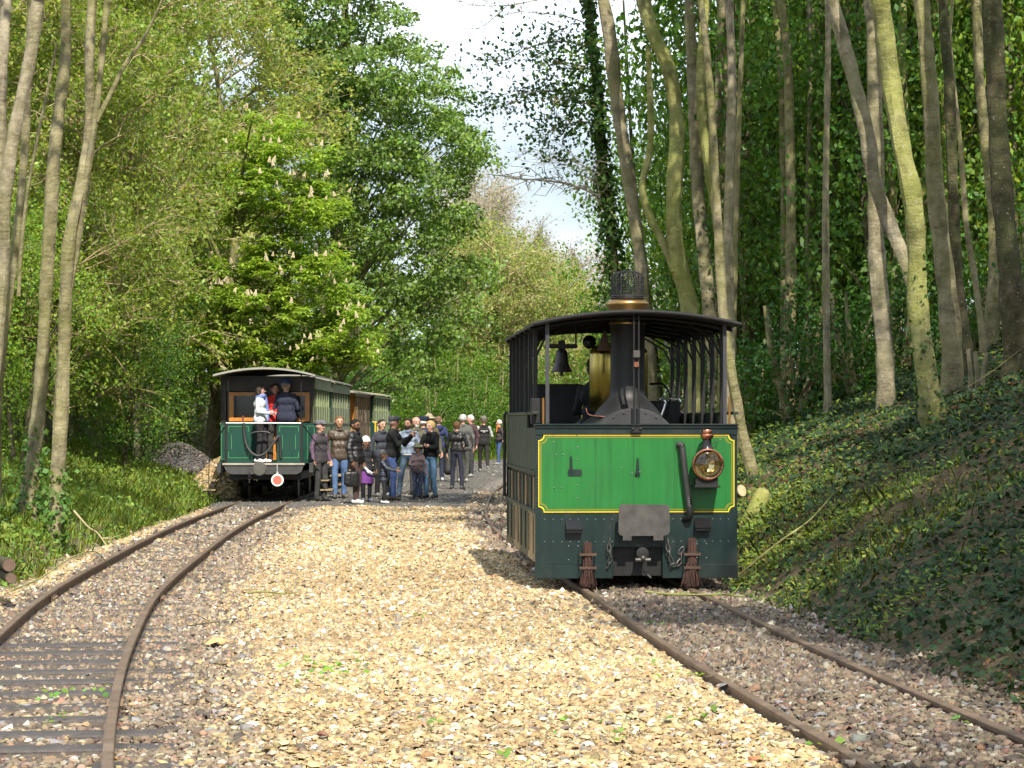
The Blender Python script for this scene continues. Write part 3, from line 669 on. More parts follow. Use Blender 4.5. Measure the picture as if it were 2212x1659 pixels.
# ------------------------------------------------------------------ twiggy half-leafed trees of the thicket on the carriage side
def twiggy_meshes(seed, R, H, nb, lper, base, lsize=.10, wood=None, leafy=1.0, spread=1.0, clean=.12):
    rng = np.random.default_rng(seed); ts = TubeSet(); tips = []; mb = MB()
    tr = catmull([(0, 0, 0), (rng.normal(0, .2), rng.normal(0, .2), H*.3), (rng.normal(0, .4), rng.normal(0, .4), H*.65), (rng.normal(0, .5), rng.normal(0, .5), H)], 6)
    mb.tube(tr, np.linspace(.13, .03, len(tr)), 7)
    for _ in range(nb):
        t = rng.uniform(clean, .97); p = tr[int(t*(len(tr)-1))]; a = rng.uniform(0, 6.28); L = R*rng.uniform(.6, 1.1)*(1.15-.55*t)*spread
        dirv = unit(np.array([math.cos(a), math.sin(a), rng.uniform(.15, 1.1)])); q = [p]
        for s in range(5): q.append(q[-1] + dirv*L/5 + rng.normal(0, .07*L/2, 3)*.7); dirv = unit(dirv + rng.normal(0, .22, 3) + np.array([0, 0, -.03]))
        q = np.array(q); ts.add(q, .034, .011)
        for j in range(2, 6):
            for _ in range(4):
                d2 = unit(dirv + rng.normal(0, .75, 3)); l2 = rng.uniform(.35, 1.1); m = q[j] + d2*l2*.5 + rng.normal(0, .07, 3); e = m + unit(d2+rng.normal(0, .35, 3))*l2*.5
                ts.add(np.array([q[j], m, e]), .014, .006); tips += [e, m*.4+e*.6]
                for _ in range(2):
                    e2 = e + unit(d2 + rng.normal(0, .6, 3))*rng.uniform(.2, .5); ts.add(np.array([m, e2]), .006, .003); tips.append(e2)
    V, F = ts.arrays(3); tips = np.array(tips)
    pick_ = rng.integers(0, len(tips), int(len(tips)*lper*leafy)); C = tips[pick_] + rng.normal(0, .10, (len(pick_), 3)); n = len(C)
    v, f = leaves(C, unit(rng.normal(0, 1, (n, 3))+np.array([0, -.2, .7])), rng.uniform(lsize*.6, lsize*1.2, n), .55, rng)
    return mb.mesh('trunk', wood or bark, True), np_mesh('twigs', V, F, twig_mat), np_mesh('crown', v, f, LEAF, np.repeat(greens(n, base, rng, .2, .2), 4, 0))
TW = [twiggy_meshes(200+k, 3.0, 11.0, 62, 9.5, b, .115) for k, b in enumerate([(.27, .32, .06), (.21, .285, .045), (.29, .34, .075)])]
def place_tw(kind, x, y, s, rz, label, group, zs=1.0, name='thicket_tree'):
    o = empty(name, (x, y, float(tz(x, min(y, 150)))-.2), rz, label, 'tree', group); o.scale = (s, s, s*zs)
    for nm, me in zip(('trunk', 'twigs', 'crown'), kind): link(nm, me, o)
    return o
rng = np.random.default_rng(15)
for k, (x, y, s) in enumerate([(-11.6,50,1.0),(-9.6,53,.95),(-13.5,56,1.1),(-10.9,58,1.15),(-9.9,60,1.0),(-11.0,63,1.15),(-12.4,66,1.2),(-10.3,70,1.3),(-9.6,78,1.35),(-14.8,72,1.3),(-12.2,80,1.4)]):
    place_tw(TW[k % 3], x, y, s, rng.uniform(0, 6.28), 'twiggy yellow-green tree just coming into leaf in the thicket', 'half-leafed thicket trees', zs=rng.uniform(.95, 1.2))
spotsL = [(-9.3,47),(-10.6,49),(-8.6,55),(-11.5,54),(-8.9,60),(-9.9,64),(-12.3,60),(-9.2,70),(-13.8,66),(-10.8,74),(-14.5,78),(-8.0,82),(-11.8,86),(-16.5,84)]
for k, (x, y) in enumerate(spotsL):
    place(UNDER[(k*2+1) % 3], x, y, rng.uniform(.6, .95) if y < 62 else rng.uniform(1.0, 1.4), rng.uniform(0, 6.28), 'thicket_shrub', 'green leafy growth filling the thicket beside the carriages', 'shrub', 'leafy thicket on the carriage side', zs=rng.uniform(.8, 1.2))

# ------------------------------------------------------------------ flowering horse chestnut over the carriages
rng = np.random.default_rng(31); YC = 67.0
base = np.array([-8.3, 69.0, float(tz(-8.3, 69.0))-.2])
ch = empty('horse_chestnut_tree', base, 0, 'horse chestnut in cream blossom leaning over the carriage roofs', 'tree')
cl = []
for (x, y, r) in [(560,300,60),(620,330,70),(660,390,55),(600,420,80),(560,480,75),(640,470,60),(690,450,40),(545,390,55),(520,560,60),(590,590,75),(640,620,70),(560,660,80),(690,680,60),(620,700,75),(500,700,60),(540,760,60),(660,740,55),(730,700,40),(720,760,45),(600,770,60),(480,780,50),(750,745,26),(670,790,36),(470,640,45),(500,430,50),(690,560,40),(650,540,40),(440,720,40),(760,690,20),(530,800,40)]:
    for _ in range(8):
        p = at(x+rng.normal(0, r*.8), y+rng.normal(0, r*.6), YC+rng.normal(0, 1.2)); cl.append((p-base, rng.uniform(.28, .52)))
C, Nn, D = [], [], []
for (c, r) in cl:                         # palmate leaves: seven drooping leaflets from one point
    m = int(40*r*r/.25)
    d = unit(rng.normal(0, 1, (m, 3))); pts = c + d*r*rng.uniform(.3, 1, (m, 1))**.5*np.array([1, 1, .6])
    for p in pts:
        a0 = rng.uniform(0, 6.28)
        for k in range(6):
            a = a0 + k*1.05; t = unit(np.array([math.cos(a), math.sin(a), -.35+rng.normal(0, .3)])); C.append(p + t*.10); D.append(t); Nn.append(unit(np.array([math.cos(a)*.5, math.sin(a)*.5-.1, .9])))
C, Nn, D = np.array(C), np.array(Nn), np.array(D); n = len(C)
v, f = leaves(C, Nn, rng.uniform(.14, .22, n), .42, rng, D)
link('crown', np_mesh('crown', v, f, LEAF, np.repeat(greens(n, (.25, .36, .05), rng, .22, .15), 4, 0)), ch)
mb = MB(); Pm = catmull([(0, 0, 0), (.2, -.3, 2.0), (.6, -1.0, 4.5), (1.0, -1.6, 8.0)], 6); mb.tube(Pm, np.linspace(.26, .08, len(Pm)), 10)
for (c, r) in cl[::6]: bough(mb, Pm[min(len(Pm)-1, max(4, int(len(Pm)*(c[2]-.8)/9)))], c, .05, rng, .1, 6, 5)
mb.build('trunk', bark, ch, True)
flw = MB(); 
for k in range(7):                        # one panicle: tiers of little petals
    for j in range(6-k//2):
        a = j*1.1+k; rr = .05*(1-k/8); flw.ball((rr*math.cos(a), rr*math.sin(a), .03*k), (.022, .022, .018), 4, 3)
pan = flw.mesh('flower', mk('chestnut_flower', (.62, .53, .35), rough=.8, var=.12, scale=30))
front = np.argsort([q[0][1] for q in cl])[:140]; sel = np.concatenate([front, rng.permutation(front)[:60], rng.choice(len(cl), 60)])
for q in sel:
    c, r = cl[q]; a = rng.uniform(0, 6.28)
    o = link('flower', pan, ch, tuple(c + np.array([r*.7*math.cos(a), -r*rng.uniform(.6, 1.1)-.1, r*rng.uniform(.2, .7)])), rng.uniform(0, 6)); s = rng.uniform(.5, .85); o.scale = (s, s, s); o.rotation_euler = (rng.normal(0, .25), rng.normal(0, .25), a)

# ------------------------------------------------------------------ big dark tree filling the middle
rng = np.random.default_rng(41); YB = 88.0
base = np.array([-5.4, 91.0, float(tz(-8, 91.0))-.2]); base[0] = -6.6
bt = empty('broadleaf_tree', base, 0, 'huge dark green tree with silvery leaf undersides filling the middle of the view', 'tree')
cl = []; areas = [(700,-60,120),(760,-120,90),(600,60,110),(740,80,120),(840,50,60),(680,170,120),(820,180,110),(910,130,45),(950,190,50),(600,250,90),(740,300,120),(880,280,110),(970,260,60),(1010,300,50),(800,400,110),(920,390,90),(1000,380,55),(1040,330,34),(700,430,90),(860,490,90),(950,470,60),(780,530,80),(900,560,60),(1000,470,36),(970,620,50),(1010,660,45),(1040,590,30),(900,680,70),(960,710,50),(830,620,70),(760,640,60),(1000,560,40),(870,760,60),(840,830,50),(930,800,45)]
for (x, y, r) in areas:
    for _ in range(max(6, int(r*r/300))):
        p = at(x+rng.normal(0, r*.5), y+rng.normal(0, r*.42), YB+rng.normal(0, 2.2)); cl.append((p-base, rng.uniform(.35, .8)))
v, f, c = clump_leaves(cl, 265, .17, (.13, .215, .035), rng, .62, .6, .3, .15, .35)
sil = rng.uniform(0, 1, len(f)) < .10; c4 = c.reshape(-1, 4, 3); c4[sil] = (.30, .37, .20)
link('crown', np_mesh('crown', v, f, leafmat('leaf_silver', .30, .5, .35), c4.reshape(-1, 3)), bt)
mb = MB(); Pm = catmull([(0, 0, 0), (.1, 0, 4), (.4, -.5, 9), (.6, -.8, 17)], 8); mb.tube(Pm, np.linspace(.42, .12, len(Pm)), 10)
for (c_, r) in cl[::7]: bough(mb, Pm[min(len(Pm)-1, max(3, int(len(Pm)*(c_[2]-2.2)/17)))], c_, .05, rng, .06, 6, 5)
mb.build('trunk', bark, bt, True)

# ------------------------------------------------------------------ far side of the curve
rng = np.random.default_rng(51)
BUSH = [leafy_meshes(140+k, (2.0, 1.6, 1.7), 110, 190, .115, b, .3, .6, 14, yel=.2) for k, b in enumerate([(.115, .20, .018), (.085, .17, .02)])]
bspots = [(-4.6,112,1.1),(-3.4,109,1.0),(-2.6,114,1.4),(-1.7,112,1.0),(-.6,117,1.3),(.3,121,1.4),(1.4,127,1.5),(2.6,131,1.7),(-5.8,108,1.1),(-6.6,104,1.2),(-3.9,120,1.8),(-1.2,126,1.9),(4.4,138,1.9),(-7.2,98,1.2),(-6.2,115,1.9),(6.5,142,2.0)]
for k, (x, y, s) in enumerate(bspots):
    place(BUSH[k % 2], x, y, s, rng.uniform(0, 6.28), 'shrub', 'bright green bush on the outside of the track curve', 'shrub', 'bushes along the far curve', zs=rng.uniform(.9, 1.25))
WIL = [twiggy_meshes(230+k, 2.6, 7.5, 70, 4.5, (.28, .33, .09), .14, bark_moss, 1.0, 1.0, .05) for k in range(2)]
for k, (x, y, s) in enumerate([(-.9,124,1.25),(.7,128,1.2),(-2.2,128,1.35),(2.0,133,1.1),(3.4,139,1.1)]):
    place_tw(WIL[k % 2], x, y, s, rng.uniform(0, 6.28), 'pale willow shrub with many yellow stems beyond the curve', 'willow shrubs beyond the curve', name='willow_shrub')
BARE = twiggy_meshes(240, 2.2, 8.5, 80, .7, (.26, .25, .15), .13, twig_grey, 1.0, .8, .25)
BARE = (BARE[0], np_mesh('twigs', *(lambda m: (np.array([v.co for v in m.vertices]), np.array([tuple(p.vertices) for p in m.polygons])))(BARE[1]), twig_grey), BARE[2])
for k, (x, y, s) in enumerate([(1.0,150,1.25),(3.6,152,1.15),(6.0,155,1.2),(8.5,158,1.2),(-.8,146,1.5),(-2.6,150,1.6),(11,162,1.4)]):
    place_tw(BARE, x, y, s, rng.uniform(0, 6.28), 'bare greyish tree far beyond the curve', 'bare trees in the distance', name='bare_tree')
# far wood that closes the view
def mass(xs, ys, zs, n, size, base, seed):
    rng = np.random.default_rng(seed); x = rng.uniform(*xs, n); y = rng.uniform(*ys, n); h = rng.uniform(0, 1, n)**.8*(zs*(.8+.2*np.sin(x*.7)+.15*np.sin(x*1.9)))
    C = np.stack([x, y, tz(x, np.clip(y, 6, 150))+h], -1); v, f = leaves(C, unit(rng.normal(0, 1, (n, 3))+np.array([0, -.5, .5])), rng.uniform(size*.5, size*1.2, n), .8, rng)
    return v, f, np.repeat(greens(n, base, rng), 4, 0)
v, f, c = cat([mass((9, 32), (86, 100), 20, 26000, .34, (.07, .155, .025), 1), mass((-30, -12), (90, 104), 19, 16000, .36, (.10, .16, .03), 2), mass((-12, -6), (120, 135), 9, 2600, .5, (.09, .16, .03), 3)])
tag(link('forest', np_mesh('forest', v, f, LEAF, c)), 'far green woodland closing the view behind both banks', 'forest', kind='stuff')

# ------------------------------------------------------------------ ground cover
rng = np.random.default_rng(61)
def cover(n, xr, yr, size, base, asp, dens, mat, nm, lab, lift=.12, up=1.0, jit=.3, cat_='ground cover', seed=0):
    rng = np.random.default_rng(610+seed)
    x = rng.uniform(*xr, n); y = yr[0] + (yr[1]-yr[0])*rng.uniform(0, 1, n)**1.4
    g, b, c, s = zones(x, y); k = (s > .55) & (np.abs(x) < y*.212+.5) & (rng.uniform(0, 1, n) < dens(x, y)); x, y = x[k], y[k]; n = len(x)
    C = np.stack([x, y, tz(x, y) + lift*np.abs(rng.normal(0, 1, n))*np.clip(.5+wob(x, y, 1.8), .15, 1.6)], -1)
    v, f = leaves(C, unit(rng.normal(0, .55, (n, 3))+np.array([0, -.35, up])), rng.uniform(size*.6, size*1.3, n)*np.interp(y, [14, 40], [.9, 1.35]), asp, rng)
    tag(link(nm, np_mesh(nm, v, f, mat, np.repeat(greens(n, base, rng, jit), 4, 0))), lab, cat_, kind='stuff')
cover(180000, (1.6, 9.5), (13, 46), .062, (.026, .056, .016), .95, lambda x, y: np.clip(.55+.35*wob(x, y, .9), .12, 1)*np.where(x-RC(y) < 3.2, np.interp(y, [19, 26], [1, .45]), 1), LEAF_DARK, 'ivy', 'dark glossy ivy carpeting the cutting side', .05, seed=1)
cover(240000, (1.0, 7.5), (19, 46), .058, (.165, .225, .038), .5, lambda x, y: np.clip(.40+.7*wob(x+5, y, .8), 0.05, 1)*np.interp(x-RC(y), [1, 2.2, 3.4], [1, .8, .12])*np.interp(y, [19, 24], [.1, 1]), LEAF, 'weeds', 'bright weeds sprouting low on the cutting side', .10, seed=2)
cover(70000, (-12, -4.4), (19, 62), .07, (.16, .25, .04), .55, lambda x, y: np.clip(.5+.4*wob(x, y, 1.1), .1, 1), LEAF, 'weeds', 'green weeds covering the bank below the slender trunks', .13, seed=3)
cover(90000, (1.3, 9.0), (13, 44), .055, (.17, .105, .055), .55, lambda x, y: np.clip(.15+.75*wob(x-3, y, 1.0), 0, 1), LEAF, 'leaf_litter', 'brown dead leaves littering the cutting side', .03, seed=4, cat_='leaf litter')
cover(26000, (-10, -4.4), (19, 50), .055, (.20, .14, .075), .5, lambda x, y: np.clip(.05+.7*wob(x-3, y, 1.0), 0, 1), LEAF, 'leaf_litter', 'dry leaves caught in the bank beside the carriage track', .04, seed=5, cat_='leaf litter')
def grass(n, xr, yr, dens, h, base, nm, lab, seed):
    rng = np.random.default_rng(seed); x = rng.uniform(*xr, n); y = rng.uniform(*yr, n); g, b, c, s = zones(x, y)
    k = (s > .5) & (np.abs(x) < y*.212+.5) & (rng.uniform(0, 1, n) < dens(x, y)); x, y = x[k], y[k]; n = len(x); z = tz(x, y)
    a = rng.uniform(0, 6.28, n); L = h*rng.uniform(.4, 1.3, n); w = .0032*np.interp(y, [20, 60, 110], [1, 2.6, 6]); be = rng.uniform(.1, .7, n)*L
    B = np.stack([x, y, z-.02], -1); s_ = np.stack([np.cos(a), np.sin(a), 0*a], -1); d = np.stack([-np.sin(a), np.cos(a), 0*a], -1)
    M = B + d*be[:, None]*.3 + np.array([0, 0, 1])*L[:, None]*.6; T = B + d*be[:, None] + np.array([0, 0, 1])*L[:, None]
    v = np.stack([B-s_*w[:, None], B+s_*w[:, None], M+s_*w[:, None]*.8, T, M-s_*w[:, None]*.8], 1).reshape(-1, 3)
    tag(link(nm, np_mesh(nm, v, np.arange(n*5).reshape(-1, 5), LEAF, np.repeat(greens(n, base, rng, .25), 5, 0))), lab, 'grass', kind='stuff')
grass(80000, (-11, -4.5), (21, 64), lambda x, y: np.clip(.55+.5*wob(x+3, y, .7), .05, 1), .18, (.25, .33, .06), 'grass', 'long spring grass on the bank beside the carriage track', 71)
grass(22000, (-8, 6), (85, 125), lambda x, y: np.where(x < LC(y)-1, .9, .0), .45, (.15, .25, .03), 'grass', 'tall bright grass along the far curve', 72)
grass(60000, (1.2, 6.5), (20, 44), lambda x, y: np.clip(.3+.7*wob(x+8, y, .7), 0, 1)*np.interp(x-RC(y), [1, 2.2, 3.2], [1, .7, .05])*np.interp(y, [21, 25], [.15, 1]), .15, (.16, .19, .045), 'grass', 'straggling grass on the cutting side beside the engine', 73)
# ------------------------------------------------------------------ steam tram engine
paint_green = mk('paint_bright_green', (.016, .150, .029), rough=.30, var=.10, scale=2.5, spec=.5, coat=.35, dirt=(.022, .105, .026), dirt_amt=.55, bump=.07, bscale=3.0, streak=.30)
paint_dark = mk('paint_dark_green', (.007, .020, .019), rough=.36, var=.25, scale=4, spec=.45, coat=.15, dirt=(.045, .045, .038), dirt_amt=.6, bump=.08, bscale=3.5, streak=.35)
paint_old = mk('paint_weathered_green', (.018, .034, .022), rough=.5, var=.4, scale=5, spec=.4, dirt=(.08, .065, .04), dirt_amt=.7)
side_tan = mk('side_cream_tan', (.20, .15, .085), rough=.4, var=.25, scale=5, dirt=(.06, .05, .03), dirt_amt=.85)  # cream-tan base of alternate skirt doors and side flaps
paint_yellow = mk('lining_yellow', (.80, .52, .02), rough=.4, var=.08)
paint_bronze = mk('lining_bronze', (.17, .17, .02), rough=.45, var=.08)
black_iron = mk('black_iron', (.013, .013, .013), rough=.5, var=.3, scale=6, spec=.4)
black_gloss = mk('black_gloss', (.012, .012, .013), rough=.22, var=.2, scale=6, spec=.5)
grey_iron = mk('smokebox_grey', (.035, .035, .038), rough=.55, var=.25, scale=5)
steel_worn = mk('worn_steel', (.085, .08, .074), rough=.5, metal=.4, var=.35, scale=9, dirt=(.05, .045, .04), dirt_amt=.8)
chrome = mk('bright_steel', (.55, .56, .57), rough=.2, metal=1.0, var=.1)
brass = mk('brass', (.40, .31, .08), rough=.24, metal=1.0, var=.15, scale=4)
brass_ring = mk('brass_bronze', (.42, .25, .09), rough=.30, metal=1.0, var=.15, scale=5)
copper = mk('copper', (.50, .20, .12), rough=.26, metal=1.0, var=.2, scale=8)
rubber = mk('rubber_hose', (.03, .031, .031), rough=.5, var=.2)
glass = bpy.data.materials.new('lamp_glass'); glass.use_nodes = True
_t = glass.node_tree; _n = _t.nodes; _n.remove(_n['Principled BSDF'])
_tr = _n.new('ShaderNodeBsdfTransparent'); _tr.inputs[0].default_value = (.97, .94, .86, 1); _gl = _n.new('ShaderNodeBsdfGlossy'); _gl.inputs['Roughness'].default_value = .04
_fr = _n.new('ShaderNodeFresnel'); _fr.inputs[0].default_value = 1.5; _mx = _n.new('ShaderNodeMixShader')
_t.links.new(_fr.outputs[0], _mx.inputs[0]); _t.links.new(_tr.outputs[0], _mx.inputs[1]); _t.links.new(_gl.outputs[0], _mx.inputs[2]); _t.links.new(_mx.outputs[0], _n['Material Output'].inputs['Surface'])
rust = mk('rusty_iron', (.07, .042, .03), rough=.8, var=.35, scale=12)
broom_mat = mk('broom_twigs', (.078, .040, .032), rough=.85, var=.35, scale=20)

LOCO_RZ = .060
loco = empty('steam_tram_engine', (1.245, 25.0, 0), LOCO_RZ, 'bright green boxed steam tram engine with open cab and tall chimney', 'locomotive')
HW, LEN = 1.015, 4.95
def lx(zx): return -1.439 + zx*.001211
def lz(zy): return 1.7835 - zy*.001211
# apron and front plates
MB().box(-HW, -.24, 0, .02, .235, .735, .003).box(.26, HW, .0005, .02, .235, .735, .003).box(-.2395, .2595, 0, .02, .41, .735).build('front_apron', paint_dark, loco)
for xa_, xb_ in ((-HW-.006, -.24), (.26, HW+.006)): MB().box(xa_, xb_, -.018, .012, .098, .236, .004).build('lower_apron', paint_dark, loco)
MB().box(-.95, .95, .06, .09, .12, .6).build('coupler_recess', black_iron, loco)
def rect(x0, x1, z0, z1, c, n=6):        # rectangle with scooped corners
    P = []
    for (cx, cz, a0) in ((x0, z0, 90), (x1, z0, 180), (x1, z1, 270), (x0, z1, 0)):
        for k in range(n+1):
            a = math.radians(a0 - 90*k/n); P.append((cx + c*math.cos(a), cz + c*math.sin(a)))
    return P
MB().box(-HW, HW, .001, .02, .7355, 1.60).build('front_plate', paint_dark, loco)
MB().prism_y(rect(-.985, .985, .757, 1.533, .055), -.004, .0005).build('front_panel', paint_green, loco)
o = rect(-.985, .985, .757, 1.533, .055); i_ = rect(-.976, .976, .766, 1.524, .055)
MB().strip(o, i_, -.0065).build('lining', paint_yellow, loco)
o = rect(-.966, .966, .776, 1.514, .06); i_ = rect(-.952, .952, .790, 1.500, .06)
MB().strip(o, i_, -.0062).build('inner_lining', paint_bronze, loco)
for x in (lx(850), lx(1165), lx(1500)): MB().box(x-.0015, x+.0015, -.0058, -.003, .79, 1.50).build('panel_seam', paint_dark, loco)
MB().box(-HW-.01, HW+.01, -.03, .05, 1.60, 1.612, .003).box(-HW, HW, -.012, .0, 1.535, 1.60).box(-HW-.012, HW+.012, -.035, .06, 1.626, 1.642, .004).box(-HW, HW, -.006, .03, 1.612, 1.626).build('front_ledge', paint_dark, loco)
# sides, deck, rear
for s in (-1, 1):
    x0, x1 = (-HW, -HW+.02) if s < 0 else (HW-.02, HW)
    for k in range(4):
        y0 = .03 + k*1.225; MB().box(x0, x1, y0, y0+1.21, 1.17, 1.735 if k else 1.60, .004).build('side_panel', paint_old, loco)
        q = MB().box(x0+(.004 if s < 0 else -.004), x1+(.004 if s < 0 else -.004), y0+.02, y0+1.19, .25, .745, .006)
        for hy in (y0+.25, y0+.95): q.box(x0-.008 if s < 0 else x1-.004, x0+.006 if s < 0 else x1+.008, hy-.02, hy+.02, .33, .72, .003)
        q.build('skirt_door', side_tan if k % 2 == 0 else paint_old, loco)
        for hy in (y0+.3, y0+.8): MB().box(x0+.03*(-s)*0+(.01 if s < 0 else -.01), x1+(.01 if s < 0 else -.01), hy, hy+.22, .76, 1.1, .004).build('side_flap', paint_old if hy > y0+.5 else side_tan, loco)
    MB().box(x0-.012, x1+.012, .02, LEN, .7455, .775, .004).box(x0-.01, x1+.01, .02, LEN, 1.13, 1.168, .004).build('side_rail', paint_old, loco)
    MB().box(x0-.018, x1+.018, 0.022, LEN, 1.736, 1.765, .006).build('side_coping', paint_old, loco)
MB().box(-HW, HW, LEN-.02, LEN, .25, 1.64).build('rear_plate', paint_dark, loco)
MB().box(-.96, .96, .03, LEN-.03, .55, 1.14).box(-.93, -.5, .5, LEN-.1, 1.141, 1.60).box(.5, .93, .5, LEN-.1, 1.141, 1.60).build('tank', black_iron, loco)
MB().box(-.90, -.20, LEN-.9, LEN-.05, 1.601, 2.10).box(.42, .90, LEN-1.4, LEN-.05, 1.601, 1.90, .02).build('bunker', black_iron, loco)
MB().box(-HW-.02, -HW+.10, .30, .42, 1.64, 1.90, .01).build('sand_box', black_iron, loco)
# wheels in the dark underneath
for y in (1.0, 2.5, 4.0):
    for s in (-1, 1): MB().lathe([(.05, -.06), (.3, -.06), (.345, -.05), (.345, .0), (.30, .05), (.05, .05)], (s*.53, y, .345), 'x', 24).build('wheel', black_iron, loco, True)
    MB().cyl((-.55, y, .345), (.55, y, .345), .06).build('axle', black_iron, loco)
# rivets
rv = MB()
for zy in (905, 1090):
    for zx in list(range(428, 1000, 70)) + list(range(1490, 2000, 66)): rv.ball((lx(zx), -.001, lz(zy)), (.009, .007, .009), 6, 4)
for zx, zy in ((625,1125),(703,1125),(625,1238),(705,1238),(1690,1110),(1768,1110),(1690,1225),(1770,1225),(500,205),(692,207),(500,267),(697,310),(697,413),(523,370),(583,370),(697,622),(697,730),(697,835),(505,643),(565,643),(1060,483),(1150,520),(1150,535),(1215,515),(1883,250),(1850,355),(1873,632),(600,848),(510,848)):
    rv.ball((lx(zx), -.004, lz(zy)), (.009, .008, .009), 6, 4)
for k in range(24): rv.ball((-HW+.012, -.001, .80+k*.034), (.006, .005, .006), 5, 3)
rv.build('rivet', mk('rivet_paint', (.045, .075, .055), rough=.3, var=.2, spec=.6), loco)['kind'] = 'stuff'
# latches on the green panel
MB().prism_y([(lx(632), lz(510)), (lx(660), lz(510)), (lx(652), lz(385)), (lx(638), lz(385))], -.022, -.008).prism_y([(lx(620)+.014*math.cos(a)*0+0, lz(515)) for a in ()] or [(lx(628), lz(545)), (lx(725), lz(545)), (lx(735), lz(530)), (lx(735), lz(505)), (lx(722), lz(492)), (lx(628), lz(492)), (lx(618), lz(505)), (lx(618), lz(530))], -.014, -.004).build('latch', paint_dark, loco)
MB().prism_y([(lx(1182), lz(520)), (lx(1210), lz(520)), (lx(1203), lz(400)), (lx(1190), lz(400))], -.03, -.008).box(lx(1176), lx(1216), -.035, -.006, lz(535), lz(515)).build('latch', paint_dark, loco)
# grey buffer plate, coupler, hook
MB().prism_y([(lx(1058), lz(1072)), (lx(1130), lz(1072)), (lx(1130), lz(1035)), (lx(1310), lz(1035)), (lx(1310), lz(1072)), (lx(1392), lz(1072)), (lx(1392), lz(1035)), (lx(1430), lz(1025)), (lx(1445), lz(1000)), (lx(1442), lz(800)), (lx(1425), lz(780)), (lx(1045), lz(775)), (lx(1028), lz(795)), (lx(1020), lz(1000)), (lx(1030), lz(1025)), (lx(1058), lz(1035))], -.20, -.175).build('fall_plate', steel_worn, loco)
MB().box(lx(1140), lx(1180), -.175, .02, lz(900), lz(800)).box(lx(1290), lx(1330), -.175, .02, lz(900), lz(800)).build('fall_plate_bracket', black_iron, loco)
MB().lathe([(.03, -.22), (.06, -.215), (.068, -.19), (.05, -.15), (.05, .06), (.03, .06)], (lx(1220), 0, lz(1180)), 'y', 16).build('coupling_head', black_iron, loco, True)
MB().cyl((lx(1160), -.21, lz(1232)), (lx(1285), -.21, lz(1232)), .022, n=10).ball((lx(1222), -.23, lz(1215)), .026).build('coupling_pin', steel_worn, loco, True)
MB().cyl((lx(1225), -.05, lz(1315)), (lx(1300), -.10, lz(1385)), .010, n=8).build('drain_pipe', steel_worn, loco, True)
# step boxes
for zx0, zx1, zy0 in ((600, 738, 920), (1665, 1803, 905)):
    MB().box(lx(zx0)+.006, lx(zx1)-.006, -.075, -.001, lz(zy0+130)+.04, lz(zy0+62), .004).build('step_box', black_gloss, loco)
    P = [(lx(zx0), -.085, lz(zy0+70)), (lx(zx1), -.085, lz(zy0+70)), (lx(zx1), -.001, lz(zy0)), (lx(zx0), -.001, lz(zy0))]
    MB().add(P + [(x, y, z+.012) for x, y, z in P], [(0,3,2,1),(4,5,6,7),(0,1,5,4),(1,2,6,5),(2,3,7,6),(3,0,4,7)]).build('step_lid', black_gloss, loco)
# track brooms
rngb = np.random.default_rng(3)
for zx, zt in ((778, 1100), (1640, 1072)):
    br = TubeSet()
    for k in range(150):
        a, r = rngb.uniform(0, 6.28), rngb.uniform(0, 1)**.5
        x, y = .045*r*math.cos(a), .04*r*math.sin(a); e = 1.0 + rngb.uniform(.1, .9)
        top = lz(zt) + rngb.uniform(-.05, .02); bot = .008 + rngb.uniform(0, .05)
        br.add(np.array([(lx(zx)+x*.9, -.075+y*.9, top), (lx(zx)+x, -.075+y, .27), (lx(zx)+x*e*1.3+rngb.normal(0, .012), -.075+y*e*1.3, bot)]), .0045, .003)
    V, F = br.arrays(3); bo = link('track_broom', np_mesh('track_broom', V, F, broom_mat), loco)
    for zy in (1190, 1300): MB().box(lx(zx)-.085, lx(zx)+.085, -.125, -.118, lz(zy)-.013, lz(zy)+.013).box(lx(zx)-.085, lx(zx)-.075, -.118, .0, lz(zy)-.013, lz(zy)+.013).box(lx(zx)+.075, lx(zx)+.085, -.118, .0, lz(zy)-.013, lz(zy)+.013).build('broom_strap', rust, bo)
# chains
def chain(pts, nm='chain_link'):
    P = catmull([(lx(a), -.04-.03*math.sin(i*1.1), lz(b)) for i, (a, b) in enumerate(pts)], 12); d = np.concatenate([[0], np.cumsum(np.linalg.norm(np.diff(P, axis=0), axis=1))])
    for j, s in enumerate(np.arange(.02, d[-1], .062)):
        c = np.array([np.interp(s, d, P[:, k]) for k in range(3)]); e = np.array([np.interp(min(s+.02, d[-1]), d, P[:, k]) for k in range(3)]); t = unit(e-c+1e-6)
        u = unit(np.cross(t, (0, 1, 0) if j % 2 else (1, 0.2, 0))); ring = [c + t*.043*math.cos(a) + u*.019*math.sin(a) for a in np.linspace(0, 2*math.pi, 13)]
        MB().tube(ring, .0068, 6, False).build(nm, steel_worn, loco, True)
chain([(960, 1075), (955, 1160), (965, 1230), (945, 1290)]); chain([(1440, 1078), (1450, 1170), (1485, 1275), (1545, 1255), (1560, 1160), (1592, 1150)])
# ribbed brake hose
P = catmull([(lx(1545), -.03, lz(290)), (lx(1560), -.07, lz(310)), (lx(1575), -.085, lz(450)), (lx(1595), -.085, lz(620)), (lx(1612), -.08, lz(760)), (lx(1622), -.075, lz(830))], 14)
d = np.arange(len(P)); MB().tube(P, .030+.0045*(d % 2), 12).build('brake_hose', rubber, loco, True)
MB().tube(catmull([(lx(1620), -.075, lz(800)), (lx(1624), -.075, lz(850)), (lx(1616), -.055, lz(890)), (lx(1590), .0, lz(905))], 5), [.036]*16, 12).build('hose_elbow', black_iron, loco, True)
MB().cyl((lx(1545), .002, lz(290)), (lx(1545), -.045, lz(288)), .036, .034).build('hose_socket', black_iron, loco, True)
